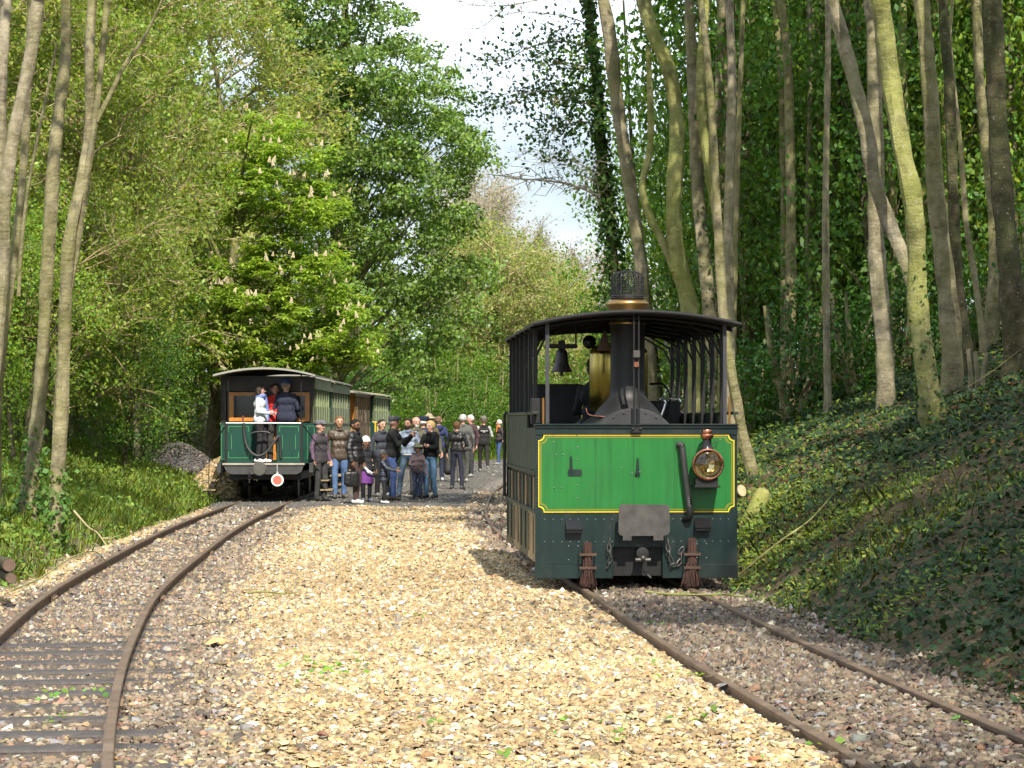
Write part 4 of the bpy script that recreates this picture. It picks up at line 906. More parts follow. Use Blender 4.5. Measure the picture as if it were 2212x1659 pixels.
# headlamp
cx, cz = lx(1755), lz(450)
lamp = MB().lathe([(.02, -.06), (.125, -.06), (.145, -.09), (.150, -.20), (.150, -.262), (.142, -.262), (.142, -.21), (.11, -.13), (.02, -.095)], (cx, 0, cz), 'y', 32, True).build('headlamp', black_gloss, loco, True)
MB().lathe([(.138, -.262), (.146, -.270), (.157, -.262), (.157, -.24), (.150, -.238)], (cx, 0, cz), 'y', 36, True).build('lamp_rim', copper, lamp, True)
MB().lathe([(.001, -.115), (.06, -.12), (.11, -.155), (.136, -.215), (.138, -.215), (.112, -.150), (.06, -.113), (.001, -.108)], (cx, 0, cz), 'y', 28).build('reflector', mk('lamp_reflector', (.66, .61, .48), rough=.16, metal=1.0, var=.25, scale=7), lamp, True)
MB().lathe([(.001, -.268), (.06, -.263), (.11, -.252), (.139, -.236), (.139, -.233), (.11, -.248), (.06, -.259), (.001, -.264)], (cx, 0, cz), 'y', 28).build('lens', glass, lamp, True)
MB().cyl((cx, -.16, cz-.04), (cx, -.16, cz+.03), .016).ball((cx, -.16, cz+.045), .02).build('burner', brass, lamp, True)
MB().lathe([(.075, .125), (.055, .17), (.046, .20), (.046, .25), (.001, .25)], (cx, -.165, cz), 'z', 20).build('lamp_chimney', black_gloss, lamp, True)
MB().lathe([(.05, .25), (.062, .262), (.067, .285), (.062, .30), (.05, .305), (.055, .32), (.045, .345), (.001, .35)], (cx, -.165, cz), 'z', 20).build('lamp_cap', copper, lamp, True)
MB().tube(catmull([(cx+.05, -.165, cz+.2), (cx+.10, -.165, cz+.23), (cx+.085, -.165, cz+.17), (cx+.05, -.165, cz+.17)], 5), .004, 6).build('lamp_handle', black_iron, lamp)
MB().box(lx(1640), lx(1855), -.27, -.002, lz(640), lz(622), .003).box(lx(1655), lx(1840), -.23, -.05, lz(622), cz-.135).build('lamp_bracket', black_iron, loco)
# boiler, smokebox, chimney
by = .75
MB().lathe([(.01, .06), (.45, .06), (.465, .075), (.465, .9), (.44, .91), (.44, 3.4), (.01, 3.4)], (-.01, 0, 1.335), 'y', 40).build('smokebox', grey_iron, loco, True)
for a in (60, 75, 105, 120, 45, 135): MB().ball((-.01+.43*math.cos(math.radians(a)), .055, 1.335+.43*math.sin(math.radians(a))), (.011, .012, .011), 6, 4).build('smokebox_stud', grey_iron, loco)
MB().lathe([(.36, 1.71), (.30, 1.80), (.235, 1.87), (.185, 1.93), (.178, 2.0), (.178, 2.72), (.01, 2.72)], (-.01, by, 0), 'z', 32).build('chimney', black_iron, loco, True)
MB().lathe([(.183, 2.66), (.192, 2.665), (.192, 2.68), (.183, 2.685)], (-.01, by, 0), 'z', 32).build('chimney_band', brass_ring, loco, True)
MB().lathe([(.185, 2.765), (.196, 2.80), (.200, 2.83), (.216, 2.855), (.221, 2.875), (.214, 2.895), (.19, 2.915), (.15, 2.92), (.01, 2.92)], (-.01, by, 0), 'z', 36).build('chimney_cap', brass_ring, loco, True)
def cage_r(z): return .166 if z < 3.15 else .166*math.sqrt(max(0, 1-((z-3.15)/.066)**2))
for k in range(18):
    a = 2*math.pi*k/18; P = [(-.01+cage_r(z)*math.cos(a), by+cage_r(z)*math.sin(a), z) for z in (2.93, 3.03, 3.15, 3.18, 3.20, 3.211, 3.2155)]
    MB().tube(P, .0065 if k % 3 == 0 else .0035, 5).build('cage_bar', black_iron, loco)
for z in np.arange(2.935, 3.205, .018):
    r = cage_r(z); MB().tube([(-.01+r*math.cos(a), by+r*math.sin(a), z) for a in np.linspace(0, 2*math.pi, 25)], .0032 if z > 2.96 else .010, 5, False).build('cage_ring', black_iron, loco)
MB().lathe([(.30, 1.78), (.315, 1.80), (.315, 2.37), (.30, 2.43), (.24, 2.475), (.1, 2.50), (.01, 2.50)], (-.01, 1.65, 0), 'z', 40).build('steam_dome', brass, loco, True)
MB().lathe([(.06, 2.50), (.06, 2.56), (.03, 2.60), (.01, 2.60)], (-.01, 1.65, 0), 'z', 16).build('safety_valve', brass, loco, True)
for x in (lx(1165), lx(1205)): MB().cyl((x, -.028, 1.55), (x, -.028, 2.735), .010, n=8).build('centre_rod', black_iron, loco)
xm = (lx(1165)+lx(1205))/2
MB().box(xm-.035, xm+.035, -.06, -.005, 2.30, 2.375, .006).build('rod_clamp', steel_worn, loco)
MB().box(xm-.026, xm+.026, -.058, -.012, 2.205, 2.262, .005).build('rod_plate', copper, loco)
MB().box(xm-.045, xm+.045, -.05, -.036, 1.555, 1.60).ball((xm-.04, -.05, 1.59), .016).ball((xm+.04, -.05, 1.59), .016).build('rod_foot', black_iron, loco)
# roof on its posts
def arch(x): return 2.635 + .125*(1-(x/1.04)**2)
xs = np.linspace(-1.04, 1.04, 25); V = []
for y in (-.09, LEN-.02):
    for x in xs: V.append((x, y, arch(x)+.016))
    for x in xs: V.append((x, y, arch(x)-.012))
n = 25; F = [(i, i+1, 2*n+i+1, 2*n+i) for i in range(n-1)] + [(n+i+1, n+i, 3*n+i, 3*n+i+1) for i in range(n-1)] + [(i+1, i, n+i, n+i+1) for i in range(n-1)] + [(2*n+i, 2*n+i+1, 3*n+i+1, 3*n+i) for i in range(n-1)] + [(0, 2*n, 3*n, n), (n-1, 2*n-1, 4*n-1, 3*n-1)]
MB().add(V, F).build('cab_roof', mk('roof_tar', (.028, .028, .028), rough=.55, var=.3, scale=4), loco)
fr = MB(); fr.tube([(x, -.10, arch(x)) for x in xs], .020, 8); fr.build('roof_edge', mk('roof_edge_tar', (.012, .012, .012), rough=.75), loco, True)
for y in np.arange(.5, LEN, .8): MB().tube([(x, y, arch(x)-.035) for x in xs], .022, 6).build('roof_hoop', black_iron, loco)
for s in (-1, 1):
    x = s*.965
    for j, y in enumerate((.72, 1.45, 2.18, 2.9, 3.62, 4.3, 4.86)):
        MB().box(x-.022, x+.022, y-.022, y+.022, 1.60, 2.66).build('cab_post', black_iron, loco)
        MB().tube([(x, y+.02, 2.3), (x-.02*s, y+.1, 2.52), (x-.05*s, y+.3, 2.62)], .012, 5).build('post_brace', black_iron, loco)
        MB().tube([(x, y, 2.32), (x-.10*s, y, 2.52), (x-.34*s, y, 2.66)], .012, 5).build('post_brace', black_iron, loco)
    MB().box(s*.892-.018, s*.892+.018, .01, .05, 1.642, 2.665).build('cab_post', mk('post_grey', (.045, .045, .05), rough=.45), loco)
    MB().cyl((s*.935, -.01, 1.642), (s*.935, -.01, 1.90), .011).build('handrail', mk('rail_bronze', (.30, .15, .04), rough=.4, metal=.6), loco)
    MB().tube([(s*1.03, 1.0, 1.74), (s*1.045, 1.0, 1.8), (s*1.045, 1.0, 2.2), (s*1.03, 1.0, 2.25)], .011, 6).build('grab_rail', black_iron, loco)
    MB().tube([(s*1.03, 4.6, .78), (s*1.06, 4.6, .8), (s*1.06, 4.6, 1.75), (s*1.03, 4.6, 1.78)], .02, 6).build('grab_rail', black_iron, loco)
# bell, levers, pipes
bx, byy = -.655, 1.2
MB().lathe([(.105, 2.185), (.113, 2.182), (.108, 2.20), (.082, 2.25), (.068, 2.31), (.062, 2.38), (.052, 2.41), (.025, 2.42), (.001, 2.42)], (bx, byy, 0), 'z', 24).build('bell', mk('bell_metal', (.06, .055, .05), rough=.35, metal=.6), loco, True)
MB().cyl((bx, byy, 2.21), (bx, byy, 2.14), .012, .018).build('bell_clapper', black_iron, loco, True)
MB().box(bx-.16, bx+.16, byy-.025, byy+.025, 2.43, 2.475, .006).box(bx-.035, bx+.035, byy-.03, byy+.03, 2.42, 2.515, .006).cyl((bx-.15, byy, 2.46), (bx-.15, byy, 2.70), .01).cyl((bx+.15, byy, 2.46), (bx+.15, byy, 2.70), .01).build('bell_yoke', black_iron, loco)
MB().tube(catmull([(.30, .9, 1.62), (.37, .9, 1.75), (.40, .9, 1.86), (.35, .9, 1.90), (.52, .9, 1.90), (.56, .9, 1.87)], 6), .013, 8).build('regulator_lever', chrome, loco, True)
MB().tube(catmull([(.42, 1.3, 1.6), (.50, 1.3, 1.9), (.43, 1.3, 2.05), (.28, 1.3, 2.06)], 6), .012, 8).build('reversing_lever', black_gloss, loco, True)
MB().tube(catmull([(-.30, .45, 1.62), (-.22, .4, 1.70), (-.42, .5, 1.73), (-.45, .6, 1.80)], 6), .008, 6).build('lubricator_pipe', copper, loco, True)
MB().lathe([(.05, -.02), (.075, 0), (.05, .02)], (-.30, 1.9, 2.52), 'y', 16).build('pressure_gauge', black_gloss, loco, True)
MB().prism_y([(-.31, 2.40), (-.17, 2.40), (-.19, 2.55), (-.23, 2.62)], .95, .96).build('number_board', mk('board_brown', (.10, .06, .03), rough=.6), loco)
# ------------------------------------------------------------------ carriages
car_green = mk('coach_green', (.006, .052, .036), rough=.38, var=.12, scale=3, coat=.25, dirt=(.02, .05, .035), dirt_amt=.5, streak=.3, bump=.05, bscale=3)
car_line = mk('coach_lining', (.07, .27, .09), rough=.5, var=.1)
car_pale = mk('coach_pale_green', (.24, .29, .15), rough=.6, var=.25, scale=5, dirt=(.30, .26, .15), dirt_amt=.6)
car_grey = mk('coach_grey_green', (.20, .23, .14), rough=.7, var=.25, scale=5, dirt=(.26, .23, .16), dirt_amt=.6)
car_brown = mk('coach_brown', (.27, .17, .085), rough=.6, var=.3, scale=5, dirt=(.33, .26, .16), dirt_amt=.6)
wood_orange = mk('varnished_wood', (.50, .20, .035), rough=.35, var=.2, scale=8, coat=.3)
roof_grey = mk('coach_roof_grey', (.30, .295, .26), rough=.75, var=.2, scale=3, dirt=(.28, .26, .20), dirt_amt=.6)
roof_tan = mk('coach_roof_tan', (.40, .35, .26), rough=.8, var=.2, scale=3, dirt=(.28, .24, .17), dirt_amt=.6)
beam_grey = mk('buffer_beam_grey', (.055, .055, .055), rough=.55, var=.3, scale=7)
dark_glass = mk('window_glass_dark', (.02, .022, .02), rough=.08, var=.1, spec=.6)
bulkhead_shade = mk('bulkhead_roof_shade', (.022, .016, .009), rough=.4, var=.25, scale=6)  # shade of the overhanging roof put into the upper bulkhead's colour
step_wood = mk('step_wood', (.30, .23, .13), rough=.8, var=.25, scale=10)
yellow_rail = mk('handrail_yellow', (.75, .50, .04), rough=.45, var=.1)
def carriage(label, y0, L, side, roofm, plate=0.0, hz=2.60, rise=.15, panel=None, near=False, hw=1.0, bulk=None, lower=None, cant=None):
    y1 = y0+L; xa, xb = float(LC(y0)), float(LC(y1)); rz = -math.atan2(xb-xa, L)
    c = empty('passenger_carriage', (xa, y0, 0), rz, label, 'carriage')
    d = .80 if near else plate; B = L-d                 # d: depth of the open end platform
    lower = lower or side; cant = cant or side
    for s in (-1, 1):
        xo = s*hw; x0, x1 = sorted((xo, xo-s*.05))
        # window posts with glass between, boarded below
        nb = 7; w = B/nb
        for k in range(nb+1):
            yy = d+k*w; MB().box(x0, x1, max(d, yy-.05), min(L, yy+.05), 1.62, 2.34).build('window_post', side, c)
        for k in range(nb):
            yy = d+k*w+.05; MB().box(*sorted((xo-s*.03, xo-s*.04)), yy, yy+w-.1, 1.64, 2.34).build('window_pane', dark_glass, c)
            MB().box(*sorted((xo-s*.012, xo-s*.028)), yy, yy+w-.1, 1.625, 1.98).build('drop_shutter', side, c)
        for k in range(int(B/.28)):
            ya = d+.01+k*.28; MB().box(x0, x1, ya, min(ya+.268, L), .80, 1.60).build('side_board', lower, c)
        MB().box(*sorted((xo+s*.012, xo-s*.03)), d, L, 1.598, 1.63).build('waist_rail', lower, c)
        MB().box(*sorted((xo+s*.006, xo-s*.03)), d, L, 2.345, hz-.02).build('letter_board', cant, c)
        for k in range(4): MB().box(*sorted((xo+s*.009, xo+s*.004)), d+B*(k+.5)/4-.008, d+B*(k+.5)/4+.008, 2.37, hz-.05).build('panel_bead', car_green, c)
        MB().box(*sorted((xo, xo-s*.08)), .1, L, .60, .795).build('sole_bar', beam_grey, c)
        for k in (0, 1):
            yy = d+.25 if k == 0 else L-.5
            MB().box(*sorted((xo+s*.02, xo+s*.28)), yy-.3, yy+.3, .40, .43).build('foot_step', step_wood, c)
            MB().box(*sorted((xo+s*.10, xo+s*.36)), yy-.3, yy+.3, .20, .23).build('foot_step', step_wood, c)
            for e in (-.29, .29): MB().tube([(xo-s*.05, yy+e, .62), (xo+s*.12, yy+e, .38), (xo+s*.22, yy+e, .19), (xo+s*.36, yy+e, .19)], .015, 5).build('step_iron', black_iron, c)
    pan = panel or car_green
    # end bulkhead
    MB().box(-hw, hw, d, d+.05, .78, 1.63).build('bulkhead', pan, c)
    MB().box(-hw, -.88, d, d+.05, 1.631, hz).box(.88, hw, d, d+.05, 1.631, hz).box(-.8795, .8795, d, d+.05, 2.30, hz+.02).box(-.12, .38, d, d+.04, 1.631, 2.2995).build('bulkhead_frame', bulkhead_shade if near else (bulk or pan), c)
    MB().box(-hw, hw, L-.05, L, .78, hz).build('bulkhead', pan, c)
    for xa_, xb_ in ((-.73, -.21), (.47, .79)): MB().box(xa_, xb_, d-.012, d-.004, 1.73, 2.21).build('window_pane', dark_glass, c)
    fm = bulk or wood_orange
    for (a, b) in ((-.82, -.12), (.38, .88)):
        MB().box(a, a+.10, d-.03, d-.001, 1.66, 2.28, .004).box(b-.10, b, d-.03, d-.001, 1.66, 2.28, .004).box(a+.1005, b-.1005, d-.028, d-.001, 1.66, 1.74, .004).box(a+.1005, b-.1005, d-.028, d-.001, 2.20, 2.28, .004).build('window_frame', fm, c)
    MB().box(-.11, -.05, d-.02, d-.001, .85, 2.26).box(.31, .37, d-.02, d-.001, .85, 2.26).box(-.049, .309, d-.015, d-.001, .85, 1.5).build('end_door', wood_orange, c)
    # roof
    xs = np.linspace(-hw-.06, hw+.06, 19); n = 19; V = []
    rf = lambda x: hz + rise*(1-(x/(hw+.06))**2)
    for y in (-.12, L+.08):
        for x in xs: V.append((x, y, rf(x)+.03))
        for x in xs: V.append((x, y, rf(x)))
    F = [(i, i+1, 2*n+i+1, 2*n+i) for i in range(n-1)] + [(n+i+1, n+i, 3*n+i, 3*n+i+1) for i in range(n-1)] + [(i+1, i, n+i, n+i+1) for i in range(n-1)] + [(2*n+i, 2*n+i+1, 3*n+i+1, 3*n+i) for i in range(n-1)] + [(0, 2*n, 3*n, n), (n-1, 2*n-1, 4*n-1, 3*n-1)]
    MB().add(V, F).build('roof', roofm, c)
    MB().add([(x, y, z) for y in (-.135, -.12) for x in xs for z in (rf(x)+.036, rf(x)-.005)], [(2*i, 2*i+1, 2*i+3, 2*i+2) for i in range(n-1)] + [(2*n+2*i, 2*n+2*i+2, 2*n+2*i+3, 2*n+2*i+1) for i in range(n-1)] + [(2*i, 2*i+2, 2*n+2*i+2, 2*n+2*i) for i in range(n-1)] + [(2*i+1, 2*n+2*i+1, 2*n+2*i+3, 2*i+3) for i in range(n-1)]).build('roof_edge', roof_grey, c)
    # running gear
    for y in (d+.9, L-1.0):
        for s in (-1, 1): MB().lathe([(.04, -.05), (.28, -.05), (.33, -.05), (.33, .0), (.30, .05), (.04, .05)], (s*.53, y, .33), 'x', 20).build('wheel', black_iron, c, True)
        MB().cyl((-.55, y, .33), (.55, y, .33), .05).build('axle', black_iron, c)
    MB().box(-.75, .75, .15, L-.1, .45, .62).build('underframe', black_iron, c)
    if d > .2:
        MB().box(-.80, .80, .0, d-.002, .74, .785).build('platform_floor', beam_grey, c)
        for s in (-1, 1): MB().cyl((s*.76, .04, .80), (s*.76, .04, rf(.76)), .014, n=8).build('platform_post', black_iron, c)
    return c
c1 = carriage('dark green end-platform carriage with white-edged roof, nearest of the train', 52.0, 6.0, car_pale, roof_grey, near=True, lower=car_pale)
carriage('grey-green carriage coupled behind the dark green one', 58.35, 6.2, car_grey, roof_grey, cant=car_grey, hz=2.57)
carriage('brown varnished carriage with tan roof and open platform', 65.0, 6.6, car_brown, roof_tan, plate=1.3, hz=2.40, rise=.13, bulk=wood_orange, panel=car_brown, cant=car_brown)
c4 = carriage('last pale green carriage with yellow grab rails', 72.0, 6.4, car_pale, roof_tan, plate=.9, hz=2.42, rise=.12)
for y in (.1, .9): MB().tube([(1.02, y, 1.15), (1.10, y, 1.18), (1.10, y, 1.62), (1.02, y, 1.65)], .02, 6).build('grab_rail', yellow_rail, c4)
# balcony of the nearest carriage
def bal(x0, x1):
    p = MB().box(x0, x1, -.02, .02, .80, 1.60, .004).build('balcony_panel', car_green, c1)
    w = x1-x0; a, b = x0+.05, x1-.05; s = 1 if x0 < 0 else -1
    P = [(a, .90), (b, .90), (b, 1.02), (b-.06, 1.08), (b-.06, 1.38), (b, 1.45), (b, 1.56), (a, 1.56), (a, 1.45), (a+.06, 1.38), (a+.06, 1.08), (a, 1.02)]
    cx = sum(q[0] for q in P)/12; cz = sum(q[1] for q in P)/12
    Q = [(x+(.010 if x < cx else -.010), z+(.010 if z < cz else -.010)) for x, z in P]
    MB().strip(P, Q, -.0235).build('lining', car_line, p)
bal(-.80, -.28); bal(.26, .76)
for s in (-1, 1):
    x0, x1 = sorted((s*.83, s*.985)); P = [(x0, .86), (x1, .86), (x1, 1.57), (x0, 1.57)]; Q = [(x0+.01, .87), (x1-.01, .87), (x1-.01, 1.56), (x0+.01, 1.56)]
    MB().strip(P, Q, .80-.003).build('lining', car_line, c1)
MB().cyl((-.80, -.02, 1.625), (.76, -.02, 1.625), .018, n=8).build('balcony_rail', chrome, c1, True)
for x in (-.80, .77): MB().box(x-.025, x+.025, -.03, .03, .76, 1.66).build('balcony_post', black_iron, c1)
for s in (-1, 1): MB().cyl((s*.79, -.02, 1.6), (s*1.16, .2, 1.08), .013, n=6).build('balcony_stay', black_iron, c1)
MB().prism_y([(-.84, .75), (-.78, .62), (-.68, .565), (.68, .565), (.78, .62), (.82, .75)], -.14, -.02).build('buffer_beam', beam_grey, c1)
MB().box(-.86, .84, -.17, .0, .752, .795, .006).build('beam_top_plate', mk('plate_wood_grey', (.33, .30, .25), rough=.8, var=.25), c1)
MB().lathe([(.01, -.42), (.13, -.415), (.15, -.39), (.14, -.365), (.06, -.35), (.05, -.1), (.01, -.1)], (-.07, 0, .68), 'y', 24).build('centre_buffer', mk('buffer_iron', (.085, .08, .07), rough=.6, var=.25), c1, True)
MB().tube(catmull([(-.43, -.05, 1.63), (-.41, -.07, 1.35), (-.33, -.12, 1.10), (-.15, -.16, .95), (.05, -.14, 1.02), (.22, -.10, 1.25), (.30, -.06, 1.35), (.33, -.05, 1.2), (.34, -.05, .9)], 8), .030, 10).build('heating_hose', rubber, c1, True)
for x in (-.30, .22):
    for j in range(3): MB().tube([(x+.028*math.cos(a)*(1 if j % 2 else .3), -.16+.02*math.sin(a)*(0 if j % 2 else 1), .56-.07*j+.045*math.sin(a)) for a in np.linspace(0, 6.283, 13)], .008, 6, False).build('chain_link', black_iron, c1, True)
disc = MB().lathe([(.001, -.02), (.126, -.02), (.130, -.012), (.126, 0), (.001, 0)], (.285, -.20, .445), 'y', 32).build('signal_disc', mk('disc_white', (.80, .78, .74), rough=.4), c1, True)
MB().lathe([(.001, -.024), (.094, -.024), (.094, -.021), (.001, -.021)], (.285, -.20, .445), 'y', 32).build('disc_face', mk('disc_red', (.70, .14, .10), rough=.45), disc, True)
MB().cyl((.285, -.205, .57), (.275, -.18, .80), .010, n=6).box(.265, .305, -.215, -.20, .56, .62).build('disc_handle', mk('disc_handle_grey', (.4, .4, .4), rough=.5), disc)
MB().tube([(-1.16, .2, 1.1), (-1.18, .2, .6), (-1.18, .2, .12)], .010, 6).build('brake_rod', black_iron, c1)
# a brake wheel half hidden behind the passenger
MB().tube([(-.07+.20*math.cos(a), -.06, 1.40+.05*math.sin(a)) for a in np.linspace(0, math.pi, 9)], .018, 6).build('gangway_hood', rubber, c1, True)
MB().cyl((-.46, .10, .80), (-.46, .10, 1.78), .02).build('brake_column', mk('brake_red_brown', (.20, .06, .03), rough=.5), c1)
# ------------------------------------------------------------------ people
def surface_nets(f, org, h):
    s = f < 0; nx, ny, nz = f.shape
    c = np.zeros((nx-1, ny-1, nz-1), int)
    for i in (0, 1):
        for j in (0, 1):
            for k in (0, 1): c += s[i:nx-1+i, j:ny-1+j, k:nz-1+k]
    act = (c > 0) & (c < 8); idx = -np.ones(c.shape, int); idx[act] = np.arange(act.sum())
    A = np.argwhere(act); acc = np.zeros((len(A), 3)); cnt = np.zeros(len(A))
    cor = [(i, j, k) for i in (0, 1) for j in (0, 1) for k in (0, 1)]
    for a in cor:
        for ax in range(3):
            if a[ax]: continue
            b = list(a); b[ax] = 1
            fa = f[A[:, 0]+a[0], A[:, 1]+a[1], A[:, 2]+a[2]]; fb = f[A[:, 0]+b[0], A[:, 1]+b[1], A[:, 2]+b[2]]
            m = (fa < 0) != (fb < 0); t = np.where(m, fa/(fa-fb+1e-12), 0)
            p = A + np.array(a); p = p.astype(float); p[:, ax] += t; acc += p*m[:, None]; cnt += m
    V = np.asarray(org) + h*acc/cnt[:, None]; F = []
    for ax in range(3):
        u, v = [(1, 2), (2, 0), (0, 1)][ax]
        sl0 = [slice(1, -1)]*3; sl0[ax] = slice(0, -1); sl1 = list(sl0); sl1[ax] = slice(1, None)
        d0, d1 = s[tuple(sl0)], s[tuple(sl1)]; E = np.argwhere(d0 != d1)
        if not len(E): continue
        flip = d0[E[:, 0], E[:, 1], E[:, 2]]
        base = E.copy(); base[:, u] += 1; base[:, v] += 1
        def q(du, dv):
            b = base.copy(); b[:, u] += du; b[:, v] += dv; return idx[b[:, 0], b[:, 1], b[:, 2]]
        Q = np.stack([q(-1, -1), q(0, -1), q(0, 0), q(-1, 0)], -1); Q[~flip] = Q[~flip][:, ::-1]; F.append(Q)
    F = np.concatenate(F); return V, F[(F >= 0).all(1)]
def caps(P, a, b, r0, r1):
    a, b = np.asarray(a, float), np.asarray(b, float); d = b-a; t = np.clip(((P-a)@d)/(d@d+1e-9), 0, 1)
    return np.linalg.norm(P - (a + t[:, None]*d), axis=1) - (r0 + (r1-r0)*t)
def smin(a, b, k): h = np.clip(.5+.5*(b-a)/k, 0, 1); return b*(1-h)+a*h - k*h*(1-h)
def grow(prims, h, k=.03, cut=None, disp=None, pad=.05):
    pts = np.array([p[j] for p in prims for j in (0, 1)]); rm = max(max(p[2], p[3]) for p in prims) + pad
    lo, hi = pts.min(0)-rm, pts.max(0)+rm; n = np.ceil((hi-lo)/h).astype(int)+1
    G = np.stack(np.meshgrid(*[lo[i]+h*np.arange(n[i]) for i in range(3)], indexing='ij'), -1).reshape(-1, 3)
    f = None
    for p in prims: e = caps(G, *p); f = e if f is None else smin(f, e, k)
    if disp is not None: f = f + disp(G)
    if cut is not None: f = np.maximum(f, cut(G))
    return surface_nets(f.reshape(n), lo, h)

ARMS = {  # elbow and wrist of the arm on the +x side (mirrored for the other), metres for a 1.75 m figure
    'down': ((.265, .03, 1.15), (.285, -.04, .90)), 'pocket': ((.31, .06, 1.15), (.22, -.09, .97)), 'photo': ((.22, -.20, 1.18), (.06, -.40, 1.36)),
    'cross': ((.26, -.10, 1.15), (-.02, -.23, 1.18)), 'reach': ((.23, -.20, 1.20), (.16, -.46, 1.14)), 'bent': ((.27, -.02, 1.15), (.16, -.24, 1.12)),
    'back': ((.27, .12, 1.16), (.12, .17, .98)), 'swing': ((.28, .12, 1.17), (.26, .06, .93)), 'lift': ((.28, -.12, 1.20), (.20, -.22, 1.42)), 'hold': ((.25, -.06, 1.14), (.10, -.26, 1.25))}
CLOTH = {}
def cloth(col, rough=.85, bump=.5):
    k = (tuple(round(c, 3) for c in col), rough)
    if k not in CLOTH: CLOTH[k] = mk('cloth_%d' % len(CLOTH), col, rough=rough, var=.18, scale=7, bump=bump, bscale=24, spec=.25 if rough > .6 else .5)
    return CLOTH[k]
skin_mat = mk('skin', None, rough=.55, var=.06, scale=12, attr=True, spec=.35)
def ring(c, r, t, n=10, tilt=0.0, sx=1.0): 
    a = np.linspace(0, 2*math.pi, n+1); P = [np.array([c[0]+r*sx*math.cos(x), c[1]+r*math.sin(x), c[2]+tilt*math.sin(x)]) for x in a]
    return [(P[i], P[i+1], t, t) for i in range(n)]
def hand(w, d, inn, skin):
    """five fingers from a palm at wrist w along d, curling towards inn"""
    d = unit(d); inn = unit(inn - d*np.dot(inn, d)); s = np.cross(d, inn); pr = []
    for k in (-1, 0, 1): pr.append((w + s*.018*k, w + d*.085 + s*.024*k, .017, .016))
    for k, L in zip((-1.5, -.5, .5, 1.5), (.062, .078, .072, .055)):
        b = w + d*.088 + s*.0195*k; m = b + unit(d + inn*.35)*L*.55; e = m + unit(d*.6 + inn*.9)*L*.5
        pr += [(b, m, .0098, .009), (m, e, .009, .0078)]
    t0 = w + d*.025 + s*.03; t1 = t0 + unit(d*.7 + s*.75 + inn*.3)*.045; t2 = t1 + unit(d + inn*.6)*.035
    pr += [(t0, t1, .013, .011), (t1, t2, .011, .009)]
    return grow(pr, .0092, .006, pad=.02)
NP = [0]
def person(label, X, Y, H, face, top, pants, shoes=(.03, .03, .03), skin=(.52, .30, .21), hair=None, hat=None, beard=None, arms=('down', 'down'), stride=0.0, spread=.10, hem=.86, puffy=False, leather=False,
           turn=0, kid=False, z=None, skirt=None, scarf=None, girth=1.0, extras=(), parent_=None, lean=0.0, sleeves=None, glasses=False, hood=False):
    NP[0] += 1; rs = np.random.default_rng(400+NP[0]); s = H/1.75; hk = 1.22 if kid else 1.0; g = girth
    if kid: g = girth*1.08
    if stride == 0: stride = rs.uniform(-.07, .07)*1.0; lift = 0
    else: lift = 1
    z0 = (float(tz(X, Y)) + .012) if z is None else z
    def tx(V): V = np.array(V); V[:, 1] += lean*(V[:, 2]-.9)*(V[:, 2] > .9); return V*s
    hipx = .085*g
    J = {}
    for sd in (-1, 1):
        fy = -stride*sd; an = np.array([sd*spread, fy, .085 + (.18*abs(stride)/.3 if (lift and sd < 0) else 0)]); hip = np.array([sd*hipx, 0, .90]); kn = .5*(an+hip)+np.array([sd*.01, -.035, 0])
        e, w = ARMS[arms[0 if sd < 0 else 1]]; J[sd] = (hip, kn, an, np.array([sd*e[0]*(.92+.08*g), e[1], e[2]]), np.array([sd*w[0], w[1], w[2]]), np.array([sd*.175*(.9+.1*g), .01, 1.415]))
    # ---- body: torso, limbs, neck; head and hands joined at finer detail
    pr = [((-.05, 0, .95), (.05, 0, .95), .07, .07), ((-.05, 0, 1.15), (.05, 0, 1.15), .06, .06), ((-.06, .01, 1.33), (.06, .01, 1.33), .06, .06), ((-.15, .01, 1.40), (.15, .01, 1.40), .035, .035), ((0, .015, 1.38), (0, .005, 1.56), .05, .05)]
    for sd in (-1, 1):
        hip, kn, an, el, wr, sh = J[sd]; pr += [(hip, kn, .055, .042), (kn, an, .042, .033), (sh, el, .034, .028), (el, wr, .028, .026)]
    Vb, Fb = grow(pr, .036, .025)
    hp = [((0, .012, 1.648), (0, .005, 1.66), .099, .096), ((0, -.028, 1.60), (0, -.045, 1.558), .068, .040), ((0, .012, 1.44), (0, 0, 1.57), .055, .052), ((0, -.094, 1.640), (0, -.113, 1.606), .010, .016),
          ((-.094, .012, 1.645), (-.094, .018, 1.612), .016, .011), ((.094, .012, 1.645), (.094, .018, 1.612), .016, .011), ((-.03, -.082, 1.665), (.03, -.082, 1.665), .014, .014)]
    Vh, Fh = grow(hp, .0115, .022)
    R = math.radians(turn); piv = np.array([0, .01, 1.50])
    def headx(V):
        V = (np.array(V)-piv)*hk; x = V[:, 0]*math.cos(R)-V[:, 1]*math.sin(R); y = V[:, 0]*math.sin(R)+V[:, 1]*math.cos(R); return np.stack([x, y, V[:, 2]], -1)+piv
    sk = np.array(skin); colh = np.tile(sk, (len(Vh), 1))
    for ex in (-.034, .034): colh[np.linalg.norm(Vh-np.array([ex, -.092, 1.642]), axis=1) < .0145] = sk*.30
    colh[(np.abs(Vh[:, 0]) < .028) & (np.abs(Vh[:, 2]-1.574) < .008) & (Vh[:, 1] < -.06)] = sk*np.array([.75, .45, .45])
    hc = np.array(hair[0]) if hair else sk*.8
    colh[(np.abs(np.abs(Vh[:, 0])-.034) < .018) & (np.abs(Vh[:, 2]-1.664) < .007) & (Vh[:, 1] < -.07)] = hc*.7
    Vh = headx(Vh); VV, FF, CC, of = [], [], [], 0
    parts = [(Vb, Fb, np.tile(sk, (len(Vb), 1))), (Vh, Fh, colh)]
